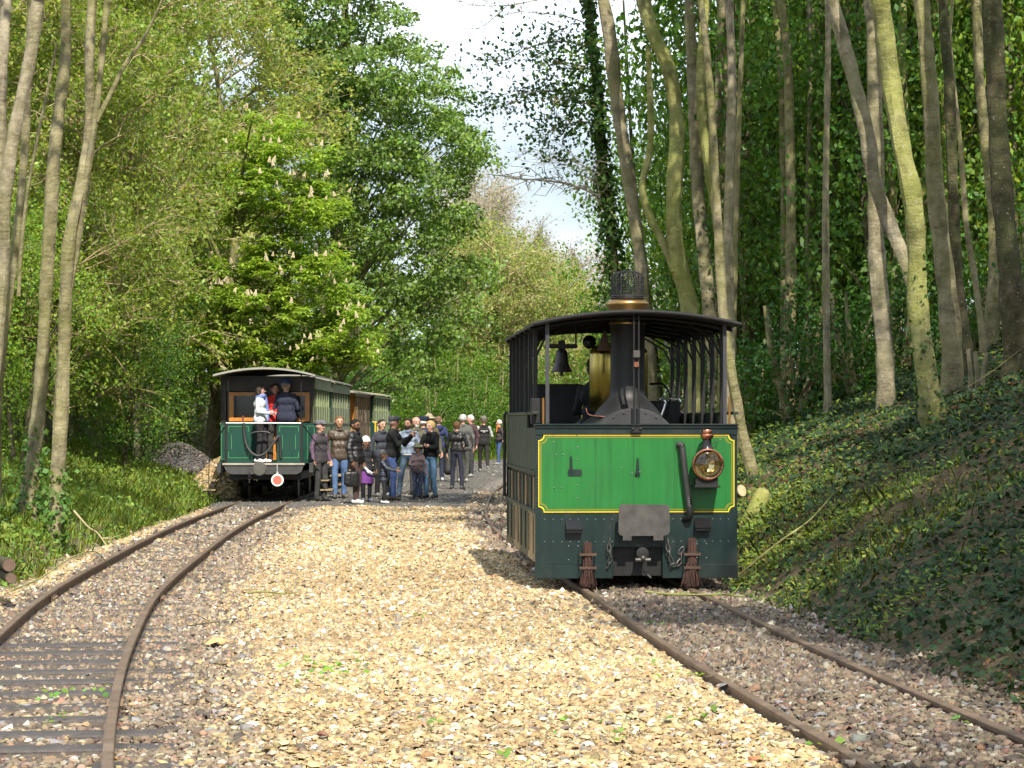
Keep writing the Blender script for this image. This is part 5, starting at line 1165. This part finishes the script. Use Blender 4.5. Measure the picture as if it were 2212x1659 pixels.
    for sd in (-1, 1):
        hip, kn, an, el, wr, sh = J[sd]; nm = arms[0 if sd < 0 else 1]
        if nm == 'pocket': continue
        v, f = hand(wr, wr-el, np.array([-sd*.9, -.35, .15]), sk); parts.append((v, f, np.tile(sk, (len(v), 1))))
    for v, f, c in parts: VV.append(tx(v)); FF.append(f+of); CC.append(c); of += len(v)
    o = link('person', np_mesh('person', np.concatenate(VV), np.concatenate(FF), skin_mat, np.concatenate(CC), True), None, (X, Y, z0), math.radians(face))
    tag(o, label, 'person')
    def part(nm, VF, mat, tf=True): return link(nm, np_mesh(nm, tx(VF[0]) if tf else VF[0], VF[1], mat, None, True), o)
    # ---- jacket
    jp = [((-.068*g, 0, 1.0), (.068*g, 0, 1.0), .108*g, .108*g), ((-.062*g, -.005, 1.14), (.062*g, -.005, 1.14), .102*g, .102*g), ((-.085, .005, 1.32), (.085, .005, 1.32), .103*g, .103*g), ((-.095, .012, 1.415), (.095, .012, 1.415), .064, .064)]
    if hem < .97: jp.append(((-.075*g, 0, hem+.09), (.075*g, 0, hem+.09), .110*g, .110*g))
    ap = []
    for sd in (-1, 1):
        hip, kn, an, el, wr, sh = J[sd]; q = .012 if puffy else 0
        ap += [(sh, el, .060+q, .049+q), (el, wr, .049+q, .039+q)]
    ph0, ph1 = rs.uniform(0, 6, 2)
    def disp(G):
        d = .006*np.sin(G[:, 2]*13+G[:, 0]*33+G[:, 1]*20+ph0)*np.sin(G[:, 0]*27-G[:, 1]*31+G[:, 2]*19+ph1) + .004*np.sin(G[:, 0]*45+G[:, 2]*14+ph1)
        if puffy: d = d - .011*np.abs(np.sin(G[:, 2]*math.pi/.085))
        return d
    cut = (lambda G: hem - G[:, 2])
    tm = cloth(top, .42 if (leather or puffy) else .85)
    if sleeves is None:
        part('jacket', grow(jp + ap + ring((0, .008, 1.475), .068, .024), .021, .035, cut, disp), tm)
    else:
        part('waistcoat', grow(jp + ring((0, .008, 1.475), .068, .022), .021, .035, cut, disp), tm)
        for sd in (0, 2): part('sleeve', grow(ap[sd:sd+2], .0185, .03, None, disp), cloth(sleeves))
    if hood: part('hood', grow([((-.06, .10, 1.47), (.06, .10, 1.47), .05, .05), ((0, .12, 1.42), (0, .12, 1.47), .05, .05)], .018, .04), tm)
    # ---- legs
    lp = [((-.06*g, 0, .955), (.06*g, 0, .955), .104*g, .104*g)]
    for sd in (-1, 1): hip, kn, an, el, wr, sh = J[sd]; lp += [(hip, kn, .086*g, .066), (kn, an+np.array([0, 0, .0]), .066, .056)]
    part('trousers', grow(lp, .0235, .025, lambda G: np.maximum(.045-G[:, 2], G[:, 2]-1.06), lambda G: .006*np.sin(G[:, 2]*17+G[:, 0]*42+G[:, 1]*20)*np.sin(G[:, 1]*35+G[:, 2]*23+1)), cloth(pants))
    if skirt is not None: part('skirt', grow([((-.05, 0, .88), (-.07, 0, .52), .12, .15), ((.05, 0, .88), (.07, 0, .52), .12, .15)], .02, .05, lambda G: np.maximum(.50-G[:, 2], G[:, 2]-.95)), cloth(skirt))
    for sd in (-1, 1):
        an = J[sd][2]; b = an + np.array([0, 0, -.040]); toe = b+np.array([sd*.03, -.15, -.012 if an[2] < .1 else -.05]); hl = b+np.array([0, .055, 0])
        part('shoe', grow([(hl, toe, .043, .037), (b+np.array([0, .01, .03]), b+np.array([0, -.02, .02]), .045, .045)], .018, .02, lambda G, q=b[2]-.043: q - G[:, 2]), cloth(shoes, .5))
    # ---- hair, hats, beard, scarf
    hd = lambda VF: (tx(headx(VF[0])), VF[1])
    if hair:
        st = hair[1]; pr = [((0, .016, 1.652), (0, .012, 1.672), .108, .106)]
        if st == 'bob': pr += [((-.075, .03, 1.66), (-.085, .03, 1.56), .05, .035), ((.075, .03, 1.66), (.085, .03, 1.56), .05, .035), ((0, .07, 1.66), (0, .08, 1.55), .07, .05)]
        if st == 'bun': pr += [((0, .10, 1.70), (0, .13, 1.69), .04, .035)]
        if st == 'tail': pr += [((0, .10, 1.66), (0, .13, 1.50), .03, .02)]
        lowz = 1.60 if st != 'bob' else 1.50; thin = .0 if st != 'crop' else -.006
        cutf = lambda G: np.maximum(np.maximum(lowz-G[:, 2], .0-1), np.minimum(.104 - np.linalg.norm((G-np.array([0, -.105, 1.605]))*np.array([1, 1, .9]), axis=1), 1))
        part('hair', hd(grow(pr, .0125, .03, cutf, lambda G: .004*np.sin(G[:, 0]*90)*np.sin(G[:, 2]*80+G[:, 1]*70) - thin)), cloth(hair[0], .8), False)
    if beard: part('beard', hd(grow([((0, -.032, 1.585), (0, -.052, 1.55), .074, .048)], .0105, .02, lambda G: np.maximum(np.maximum(G[:, 2]-1.592, G[:, 1]-.02), .022-np.linalg.norm((G-np.array([0, -.108, 1.585]))*np.array([.8, 1, 1.2]), axis=1)))), cloth(beard, .9), False)
    if hat:
        hcol, hst = hat
        if hst == 'cap': pr = [((0, .01, 1.705), (0, -.02, 1.715), .108, .10), ((-.05, -.10, 1.695), (.05, -.10, 1.695), .022, .022), ((-.04, -.145, 1.688), (.04, -.145, 1.688), .012, .012)]; cf = lambda G: 1.685-G[:, 2]-.1*np.clip(-G[:, 1], 0, 1)
        if hst == 'flat': pr = [((-.03, .02, 1.715), (.03, .02, 1.715), .10, .10), ((-.05, -.09, 1.715), (.05, -.09, 1.715), .04, .04), ((-.05, -.14, 1.69), (.05, -.14, 1.69), .014, .014)]; cf = lambda G: np.maximum(1.678-G[:, 2], G[:, 2]-1.775)
        if hst == 'beanie': pr = [((0, .015, 1.66), (0, .035, 1.71), .114, .10)]; cf = lambda G: 1.665-G[:, 2]+.25*np.clip(G[:, 1]*-1, -.2, .0)
        if hst == 'peaked': pr = [((0, .0, 1.735), (0, -.02, 1.74), .135, .135), ((0, .015, 1.69), (0, .01, 1.71), .108, .108), ((-.05, -.12, 1.685), (.05, -.12, 1.685), .018, .018)]; cf = lambda G: np.maximum(1.672-G[:, 2], G[:, 2]-1.78)
        if hst == 'brim': pr = [((0, .015, 1.70), (0, .01, 1.72), .108, .10)] + ring((0, .01, 1.70), .13, .024, 12); cf = lambda G: 1.678-G[:, 2]
        part('hat', hd(grow(pr, .0135, .02, cf)), cloth(hcol, .85), False)
    if scarf: part('scarf', grow(ring((0, .0, 1.49), .085, .036, 10, -.02) + [((.06, -.10, 1.46), (.09, -.135, 1.15), .035, .04), ((.09, -.135, 1.15), (.09, -.14, .95), .04, .035)], .018, .03), cloth(scarf))
    if glasses: link('glasses', MB().tube([(-.09, -.03, 1.645), (-.06, -.103, 1.645), (-.012, -.113, 1.643), (.012, -.113, 1.643), (.06, -.103, 1.645), (.09, -.03, 1.645)], .004, 5).mesh('glasses', black_iron), o).scale = (s, s, s)
    for (nm, prims, col, rg) in extras: part(nm, grow(prims, .014, .02), cloth(col, rg))
    return o, (X, Y, z0, s, math.radians(face), J)

JEAN, DARK, NAVY = (.10, .17, .33), (.022, .022, .024), (.022, .028, .06)
def gx_(dx, Y): return (dx*1024/2212-512)*Y/FPX          # sideways place of a surveyed column at distance Y
def per(label, dx, Y, H, face, *a, **k): return person(label, gx_(dx, Y), Y, H, face, *a, **k)
per('older man in a grey flat cap and dark waistcoat with purple sleeves', 692, 52.8, 1.68, 55, (.055, .048, .055), (.05, .05, .05), hair=((.55, .53, .5), 'crop'), hat=((.14, .14, .17), 'flat'), arms=('down', 'down'), sleeves=(.13, .085, .13), hem=.80, girth=1.08)
per('bearded auburn-haired man in a brown leather jacket and blue jeans', 733, 54.3, 1.76, 12, (.085, .062, .045), JEAN, (.10, .09, .07), hair=((.17, .085, .04), 'crop'), beard=(.26, .15, .07), arms=('pocket', 'pocket'), hem=.80, leather=True, girth=1.08)
_, pm = per('man with glasses in a black quilted jacket and white trainers', 768, 50.9, 1.70, 70, (.016, .016, .018), (.075, .05, .045), (.75, .75, .74), skin=(.22, .11, .065), hair=((.012, .011, .01), 'crop'), beard=(.015, .012, .01), puffy=True, girth=1.18, hem=.86, glasses=True, arms=('down', 'down'), turn=-10)
per('small girl in a white knitted hat and purple skirt behind the quilted jacket', 791, 52.4, 1.28, 20, (.03, .03, .035), (.03, .03, .035), (.3, .3, .35), skin=(.25, .13, .08), hat=((.80, .80, .80), 'beanie'), skirt=(.18, .06, .26), kid=True, hem=.82, extras=[('white_bag', [((-.10, -.17, .98), (.02, -.19, .84), .035, .05), ((.02, -.19, .84), (.10, -.17, .80), .05, .05)], (.75, .75, .78), .7)])
per('man in a dark blue jacket half hidden behind the capped photographer', 825, 55.4, 1.70, 35, (.045, .05, .065), DARK, (.3, .3, .3), hair=((.03, .025, .022), 'crop'), hem=.86)
per('capped man in a black fleece and jeans raising a phone in both hands', 847, 53.0, 1.76, 75, (.022, .022, .022), (.07, .11, .27), (.06, .04, .03), skin=(.50, .27, .19), hair=((.3, .28, .26), 'crop'), hat=((.10, .10, .11), 'flat'), arms=('photo', 'photo'), girth=1.22, hem=.88, lean=-.06,
    extras=[('phone', [((-.02, -.49, 1.42), (.05, -.49, 1.42), .014, .014)], (.02, .02, .02), .3)])
per('child in a grey beanie and navy coat stretching out an arm', 829, 51.0, 1.02, 78, (.028, .034, .055), DARK, (.78, .78, .78), skin=(.33, .18, .12), hat=((.13, .13, .125), 'beanie'), kid=True, arms=('reach', 'reach'), hem=.72, puffy=True)
per('dark-bearded man in a pale blue-grey jacket and belted jeans', 882, 54.6, 1.72, -10, (.36, .42, .54), (.09, .14, .21), (.05, .06, .07), skin=(.45, .25, .17), hair=((.035, .028, .022), 'crop'), beard=(.05, .035, .025), hem=.97, spread=.22, arms=('lift', 'down'), turn=-15,
    extras=[('belt', [((-.09, -.10, .955), (.09, -.10, .955), .022, .022)], (.5, .5, .5), .4)])
per('balding grey-bearded man in an olive jacket', 899, 57.2, 1.76, 25, (.11, .11, .075), (.06, .06, .06), hair=None, beard=(.42, .40, .37), skin=(.55, .28, .22), girth=1.15, arms=('down', 'bent'))
per('grey-haired person in a navy peaked cap', 914, 58.6, 1.76, 160, (.03, .035, .07), DARK, hair=((.6, .58, .55), 'crop'), hat=((.02, .025, .05), 'peaked'), arms=('bent', 'bent'))
per('person in a sandy brimmed hat at the back of the group', 927, 60.5, 1.80, 20, (.10, .09, .06), DARK, hair=((.4, .36, .3), 'crop'), hat=((.33, .28, .19), 'brim'))
per('child in a patterned plum jacket and grey-green cap', 902, 53.9, 1.12, 8, (.135, .095, .105), (.07, .08, .14), (.03, .03, .03), skin=(.25, .14, .10), hat=((.17, .19, .13), 'brim'), kid=True, arms=('bent', 'down'), hem=.84)
per('blonde woman in a black hooded top and blue jeans with folded arms', 930, 54.2, 1.66, -38, (.016, .016, .017), (.085, .17, .28), (.02, .02, .02), skin=(.55, .32, .24), hair=((.46, .32, .14), 'bun'), arms=('cross', 'cross'), hem=.92, spread=.08, hood=True, girth=1.02)
per('shaven-headed man in a navy hooded top carrying a dark bag', 947, 70.0, 1.80, 200, (.035, .045, .12), (.03, .04, .07), (.45, .47, .5), hair=((.16, .10, .07), 'crop'), hood=True, turn=-50, extras=[('bag', [((-.28, .02, .80), (-.28, .02, .30), .10, .14)], (.03, .03, .032), .6)])
per('young brown-haired man in a shiny black leather jacket and navy trousers', 987, 61.8, 1.66, 165, (.014, .014, .015), (.028, .03, .05), (.06, .06, .06), hair=((.10, .055, .03), 'crop'), leather=True, hem=.95, spread=.14, arms=('bent', 'down'))
per('grey-haired man in a loose grey jacket seen from behind', 1000, 68.5, 1.84, 185, (.105, .11, .105), (.09, .09, .085), (.35, .33, .3), hair=((.42, .42, .42), 'crop'), girth=1.22, hem=.82)
per('white-haired man in a dark maroon jacket talking to the grey jacket', 1016, 75.0, 1.84, -40, (.07, .042, .045), (.045, .047, .052), (.3, .3, .3), hair=((.62, .62, .62), 'crop'), skin=(.58, .32, .26), girth=1.12, hem=.84)
ow, pw = per('man striding away in a black waistcoat with white lettering on its back', 1045, 83.0, 1.80, 188, (.022, .021, .022), (.03, .028, .03), (.22, .20, .18), hair=((.1, .09, .08), 'crop'), hat=((.16, .14, .13), 'cap'), sleeves=(.40, .39, .37), stride=.16, girth=1.1, hem=.84, arms=('bent', 'bent'))
lt = MB()
for k in range(13): lt.box(-.12+k*.019, -.107+k*.019+(.003 if k % 3 else 0), .131, .139, 1.345, 1.363)
for k in range(5): lt.box(-.04+k*.018, -.026+k*.018, .131, .139, 1.312, 1.328)
ob = lt.build('lettering', mk('white_print', (.75, .75, .75), rough=.7), ow)
per('white-haired man with an orange scarf and blue jeans by the far rail', 1078, 96.0, 1.70, -65, (.06, .05, .048), (.06, .10, .20), (.25, .25, .25), hair=((.80, .80, .79), 'crop'), skin=(.58, .32, .25), scarf=None, arms=('back', 'pocket'), extras=[('scarf', ring((0, .0, 1.48), .082, .022, 10, -.02) + [((.03, -.10, 1.46), (.04, -.135, 1.28), .022, .022)], (.62, .20, .05), .85)], hem=.88)
# passengers on the nearest carriage's platform, and the driver
person('woman in a white jacket and blue scarf standing in the platform gap', gx_(563, 52.3), 52.32, 1.62, 80, (.66, .70, .74), (.028, .028, .032), (.75, .75, .75), hair=((.07, .05, .04), 'bob'), skin=(.58, .34, .29), arms=('bent', 'bent'), scarf=(.16, .24, .55), hem=.88, girth=1.25, z=.80)
person('man in a navy jacket and peaked blue cap seen from behind on the platform', gx_(618, 52.5), 52.5, 1.72, 165, (.03, .035, .06), (.03, .03, .035), hair=((.2, .17, .15), 'crop'), hat=((.05, .075, .17), 'cap'), girth=1.22, z=.80, arms=('bent', 'bent'), turn=-25)
person('person in a red top behind the navy jacket on the platform', gx_(594, 52.62), 52.64, 1.64, 10, (.62, .04, .035), (.05, .05, .05), hair=((.06, .04, .03), 'crop'), skin=(.45, .24, .18), z=.80)
_ly = 2.55; _c = (1.245 - math.sin(LOCO_RZ)*_ly + math.cos(LOCO_RZ)*-.17, 25.0 + _ly)
person('engine driver in dark overalls inside the cab behind the steam dome', _c[0], _c[1], 1.60, 150, (.02, .02, .022), (.02, .02, .022), hair=((.1, .09, .08), 'crop'), hat=((.02, .02, .02), 'cap'), z=1.145-.42, arms=('bent', 'bent'), girth=1.1)
# handbag carried by the man in the quilted jacket
X, Y, z0, s, fa, J = pm
w = J[1][4]*s; wx = X + math.cos(fa)*w[0]-math.sin(fa)*w[1]; wy = Y + math.sin(fa)*w[0]+math.cos(fa)*w[1]
w = J[-1][4]*s; wx = X + math.cos(fa)*w[0]-math.sin(fa)*w[1]; wy = Y + math.sin(fa)*w[0]+math.cos(fa)*w[1]
bag = empty('handbag', (wx, wy, z0+.36), .3, 'black leather handbag hanging from the quilted jacket man\'s hand', 'bag')
v, f = grow([((-.10, 0, .06), (-.11, 0, .24), .065, .05), ((.10, 0, .06), (.11, 0, .24), .065, .05), ((0, 0, .05), (0, 0, .24), .065, .05), ((-.05, 0, .06), (-.05, 0, .25), .065, .05), ((.05, 0, .06), (.05, 0, .25), .065, .05)], .015, .05, lambda G: np.abs(G[:, 1])-.07)
link('bag_body', np_mesh('bag_body', v, f, cloth((.015, .015, .016), .25), None, True), bag)
MB().tube(catmull([(-.08, 0, .26), (-.05, 0, .42), (0, 0, .48), (.05, 0, .42), (.08, 0, .26)], 5), .009, 6).build('bag_strap', black_gloss, bag, True)
# ------------------------------------------------------------------ heaps, logs and fallen wood
rng = np.random.default_rng(81)
def heap(name, label, X, Y, rx, ry, h, pal, wt, size, n, core):
    mb = MB(); g = float(tz(X, Y)); o = empty(name, (X, Y, g), 0, label, 'heap'); m, q = 20, 7; V = [(0, 0, h)]
    for i in range(1, q+1):
        for k in range(m):
            a = 2*math.pi*k/m; r = i/q; w = 1+.12*math.sin(3*a+X)+.08*math.sin(5*a+Y); V.append((rx*r*w*math.cos(a), ry*r*w*math.sin(a), h*(1-r**1.6)-.05-(.15 if i == q else 0)))
    F = [(0, 1+k, 1+(k+1) % m) for k in range(m)] + [(1+(i-1)*m+k, 1+i*m+k, 1+i*m+(k+1) % m, 1+(i-1)*m+(k+1) % m) for i in range(1, q) for k in range(m)]
    mb.add(V, F).build('heap_core', core, o, True)
    a = rng.uniform(0, 6.28, n); r = rng.uniform(0, 1, n)**.5; w = 1+.12*np.sin(3*a+X)+.08*np.sin(5*a+Y)
    pos = np.stack([rx*r*w*np.cos(a), ry*r*w*np.sin(a), h*(1-r**1.6)-.04], -1)
    v, f, c = stones(pos, rng.uniform(size*.5, size*1.1, n), pick(n, pal, wt, rng)*.75, rng, True)
    link('heap_stones', np_mesh('heap_stones', v, f, stone_mat, c), o)['kind'] = 'stuff'
heap('gravel_heap', 'golden gravel heap spilling beside the nearest carriage', -6.55, 56.5, .85, 2.0, .95, PAL_G, WT_G, .06, 2600, mk('heap_gold', (.42, .29, .13), rough=.95, var=.3, scale=20, bump=.6))
heap('cinder_heap', 'dark grey cinder heap behind the golden gravel heap', -8.15, 61.0, 1.15, 1.6, .75, [(.13,.115,.10), (.18,.16,.14), (.09,.08,.07), (.3, .25, .19)], [5, 4, 3, 1], .05, 2200, mk('heap_cinder', (.085, .08, .085), rough=.95, var=.3, scale=20, bump=.6))
cut_wood = mk('sawn_wood', (.55, .40, .23), rough=.8, var=.2, scale=14)
cut_red = mk('sawn_wood_red', (.13, .085, .06), rough=.8, var=.2, scale=14)
def log(name, label, a, b, r, mat, endm, bend=.06):
    a, b = np.asarray(a, float), np.asarray(b, float); o = empty(name, tuple(a), 0, label, 'log'); d = b-a; m = .5*d + rng.normal(0, bend, 3)
    P = catmull([np.zeros(3), m, d], 6); MB().tube(P, np.linspace(r, r*.8, len(P)), 12).build('bark', mat, o, True)
    t = unit(P[0]-P[1]); MB().tube([t*.001, t*.006], r*.93, 12).build('cut_end', endm, o)
def gpt(dx, Y, up): x = gx_(dx, Y); return np.array([x, Y, float(tz(x, Y))+up])
log('sawn_log', 'mossy sawn log propped on the bank beside the engine', gpt(1648, 29.6, .26), gpt(1588, 29.0, .02) + np.array([-.10, 0, -.1]), .105, bark_moss, cut_wood)
log('sawn_log', 'shorter pale log lying behind the mossy sawn log', gpt(1602, 29.6, .42), gpt(1575, 30.0, .35) + np.array([-.3, 0, 0]), .075, bark_pale, cut_wood)
log('log_end', 'upper of two round log ends by the picture edge', gpt(20, 23.5, .42), gpt(-10, 25.0, .42), .065, bark_dark, cut_red, .0)
log('log_end', 'lower of two round log ends by the picture edge', gpt(24, 23.4, .30), gpt(-8, 25.0, .30), .052, bark_dark, cut_red, .0)
def branch(label, pts, r, mat=None, fork=3):
    P = catmull([np.asarray(p, float) for p in pts], 6); org = P[0].copy(); o = empty('fallen_branch', tuple(org), 0, label, 'branch')
    mb = MB(); mb.tube(P-org, np.linspace(r, r*.45, len(P)), 7); mb.build('stick', mat or twig_mat, o, True)
    for k in range(fork):
        j = rng.integers(3, len(P)-2); e = P[j] + np.array([rng.normal(0, .22), rng.normal(0, .3), rng.uniform(.0, .12)]); MB().tube([P[j]-org, .5*(P[j]+e)-org+rng.normal(0, .03, 3), e-org], [r*.5, r*.35, r*.15], 5).build('side_twig', mat or twig_mat, o, True)
branch('mossy stick lying across the bank foot beside the engine', [gpt(1590, 25.6, .10), gpt(1680, 25.9, .12), gpt(1750, 26.2, .14), gpt(1800, 26.6, .2)], .014, bark_moss)
branch('pale stick slanting down the weedy bank below the slender trunks', [gpt(160, 33.5, .55), gpt(190, 32.8, .40), gpt(212, 32.6, .3), gpt(236, 32.4, .10)], .015)
branch('long thin bramble stem arching at the foot of the weedy bank', [gpt(25, 25.0, .08), gpt(90, 25.8, .16), gpt(150, 26.8, .30), gpt(205, 28.3, .3), gpt(240, 28.8, .08)], .010, bark_moss)
branch('lichened twig lying on the golden gravel', [gpt(535, 24.0, .05), gpt(570, 23.9, .06), gpt(610, 23.8, .05), gpt(640, 23.9, .05)], .012, bark_moss, 4)
branch('mossy stick lying across the ballast before the engine', [gpt(1395, 24.2, .10), gpt(1440, 24.0, .09), gpt(1500, 23.8, .10), gpt(1560, 23.6, .11), gpt(1610, 23.5, .1)], .014, bark_moss, 3)
branch('brown twig on the gravel near the engine rails', [gpt(1560, 16.2, .04), gpt(1610, 16.3, .05), gpt(1655, 16.1, .05)], .007, None, 3)
branch('short twig beside the sleepers of the carriage track', [gpt(410, 21.2, .03), gpt(445, 21.1, .04), gpt(490, 21.0, .04)], .006, bark_dark, 3)
for k, (dx, Y, up) in enumerate([(2090, 31, .2), (2130, 30, .2), (2060, 32, .2), (1880, 29.5, .06), (1760, 31.5, .06)]):
    branch('dead stick caught in the ivy of the cutting side', [gpt(dx, Y, up*.5), gpt(dx+rng.uniform(30, 60), Y-.3, up), gpt(dx+rng.uniform(80, 130), Y-.5, up*1.8)], .008, bark_dark if k % 2 else bark, 3)
for o in [q for q in COL.objects if q.get('label') == 'dead stick caught in the ivy of the cutting side']: o['group'] = 'dead sticks on the cutting side'
for k, (dx, y0, h) in enumerate([(2110, 31.5, .55), (2122, 31.3, .5), (2095, 31.8, .6)]):
    p = gpt(dx, y0, 0); o = empty('cut_stub', tuple(p), 0, 'sawn-off sapling stub standing on the upper bank', 'stub', 'sawn stubs on the bank')
    MB().tube([(0, 0, -.1), (.01, 0, h*.5), (rng.normal(0, .03), 0, h)], [.035, .03, .028], 8).build('stub_stem', bark_pale, o, True); MB().lathe([(.001, 0), (.026, 0), (.026, .004), (.001, .004)], (0, 0, h), 'z', 10).build('cut_end', cut_wood, o)
# fallen leaves and seedlings on the stones
C, N_, S_ = [], [], []
for (dx, dy, n, sp) in [(700, 1465, 26, .20), (750, 1445, 14, .12), (160, 1478, 16, .13), (135, 1530, 7, .06), (1505, 1560, 8, .1), (1595, 1280, 14, .14), (1540, 1285, 10, .15), (1780, 1610, 6, .06), (1320, 1605, 5, .06), (1410, 1450, 6, .12), (1430, 1340, 6, .08), (2070, 1545, 6, .05), (890, 1340, 5, .1), (1470, 1460, 5, .1), (1170, 1550, 5, .15), (1090, 1645, 4, .05), (920, 1565, 4, .04)]:
    Yd = 4175/(dy*1024/2212-421); x = gx_(dx, Yd)
    for _ in range(n): a, b = x+rng.normal(0, sp), Yd+rng.normal(0, sp*2.0); C.append((a, b, float(tz(a, b))+.045+abs(rng.normal(0, .02)))); N_.append((rng.normal(0, .4), rng.normal(-.2, .4), 1)); S_.append(rng.uniform(.03, .065))
for _ in range(160):
    Yd = rng.uniform(12, 26); a = rng.uniform(-1.6, 2.6); C.append((a, Yd, float(tz(a, Yd))+.04)); N_.append((rng.normal(0, .4), rng.normal(-.2, .4), 1)); S_.append(rng.uniform(.012, .03))
C = np.array(C); n = len(C); v, f = leaves(C, unit(np.array(N_)), np.array(S_), .8, rng)
tag(link('seedling_leaves', np_mesh('seedling_leaves', v, f, LEAF, np.repeat(greens(n, (.16, .30, .05), rng), 4, 0))), 'scattered green leaves and seedlings on the gravel', 'leaves', kind='stuff')
# a few single stones that stand out
def big_stone(label, dx, dy, r, col):
    Yd = 4175/(dy*1024/2212-421); p = gpt(dx, Yd, r*.55); v, f, c = stones(np.zeros((1, 3)), np.array([r]), np.array([col]), rng)
    tag(link('stone', np_mesh('stone', v, f, stone_mat, c), None, tuple(p)), label, 'stone')
big_stone('large ochre flint beside the carriage track ballast', 468, 1383, .085, (.55, .38, .18))
big_stone('round rust-brown stone on the golden gravel', 697, 1590, .055, (.22, .11, .07))
big_stone('white flint lump near the lower edge of the gravel', 2075, 1570, .045, (.72, .72, .68))
big_stone('orange brick chip at the bottom of the gravel', 1635, 1640, .04, (.45, .17, .08))
# ivy climbing the feet of the slender trunks
def trunk_ivy(lab, r0, r1, h, n, base):
    for o in list(COL.objects):
        if o.get('label') == lab:
            tr = [c for c in o.children if c.name.startswith('trunk')][0]; me = tr.data; V = np.array([v.co for v in me.vertices]); V = V[V[:, 2] < h]
            i = rng.integers(0, len(V), n); k = rng.uniform(0, 1, n) < np.clip(1.15-V[i, 2]/h, 0, 1); i = i[k]; m = len(i)
            v, f = leaves(V[i]+rng.normal(0, .06, (m, 3)), unit(rng.normal(0, .6, (m, 3))+np.array([0, -1, .3])), rng.uniform(r0, r1, m), .85, rng)
            link('ivy', np_mesh('ivy', v, f, LEAF_DARK, np.repeat(greens(m, base, rng), 4, 0)), o)
trunk_ivy('stout mossy trunk swollen at its ivy foot', .05, .10, 1.6, 900, (.06, .13, .02))
trunk_ivy('tallest slender trunk closest to the carriage track with a side stem', .05, .10, 1.3, 900, (.07, .14, .02))
trunk_ivy('big sunlit yellow-green trunk rooted halfway up the bank', .04, .08, 2.2, 600, (.04, .09, .02))
trunk_ivy('upright trunk with peeling mossy bark just right of the engine roof', .05, .09, 3.0, 700, (.05, .11, .02))
trunk_ivy('straight grey trunk with black scars beside the mossy forked trunk', .05, .09, 4.0, 900, (.045, .10, .02))

# things of one kind that only their place tells apart are told apart by it
ORD = 'first second third fourth fifth sixth seventh eighth ninth tenth eleventh twelfth thirteenth fourteenth fifteenth sixteenth'.split()
for grp, txt in (('half-leafed thicket trees', 'twiggy yellow-green thicket tree, %s counted from the picture\'s left edge'), ('willow shrubs beyond the curve', 'pale many-stemmed willow beyond the curve, %s counted from the left'),
                 ('bare trees in the distance', 'bare greyish distant tree beyond the curve, %s counted from the left'), ('shrubs among the trunk feet', 'low shrub among the bank\'s trunk feet, %s counted from the left'),
                 ('bushes along the far curve', 'bright green bush along the far curve, %s counted from the left'), ('leafy thicket on the carriage side', 'green leafy thicket shrub beside the carriages, %s counted from the left'),
                 ('dead sticks on the cutting side', 'dead stick caught in the bank\'s ivy, %s counted from the left'), ('sawn stubs on the bank', 'sawn-off sapling stub on the upper bank, %s counted from the left')):
    m = sorted([q for q in COL.objects if q.get('group') == grp and q.parent is None], key=lambda q: q.location.x/q.location.y)
    for q, w in zip(m, ORD): q['label'] = txt % w
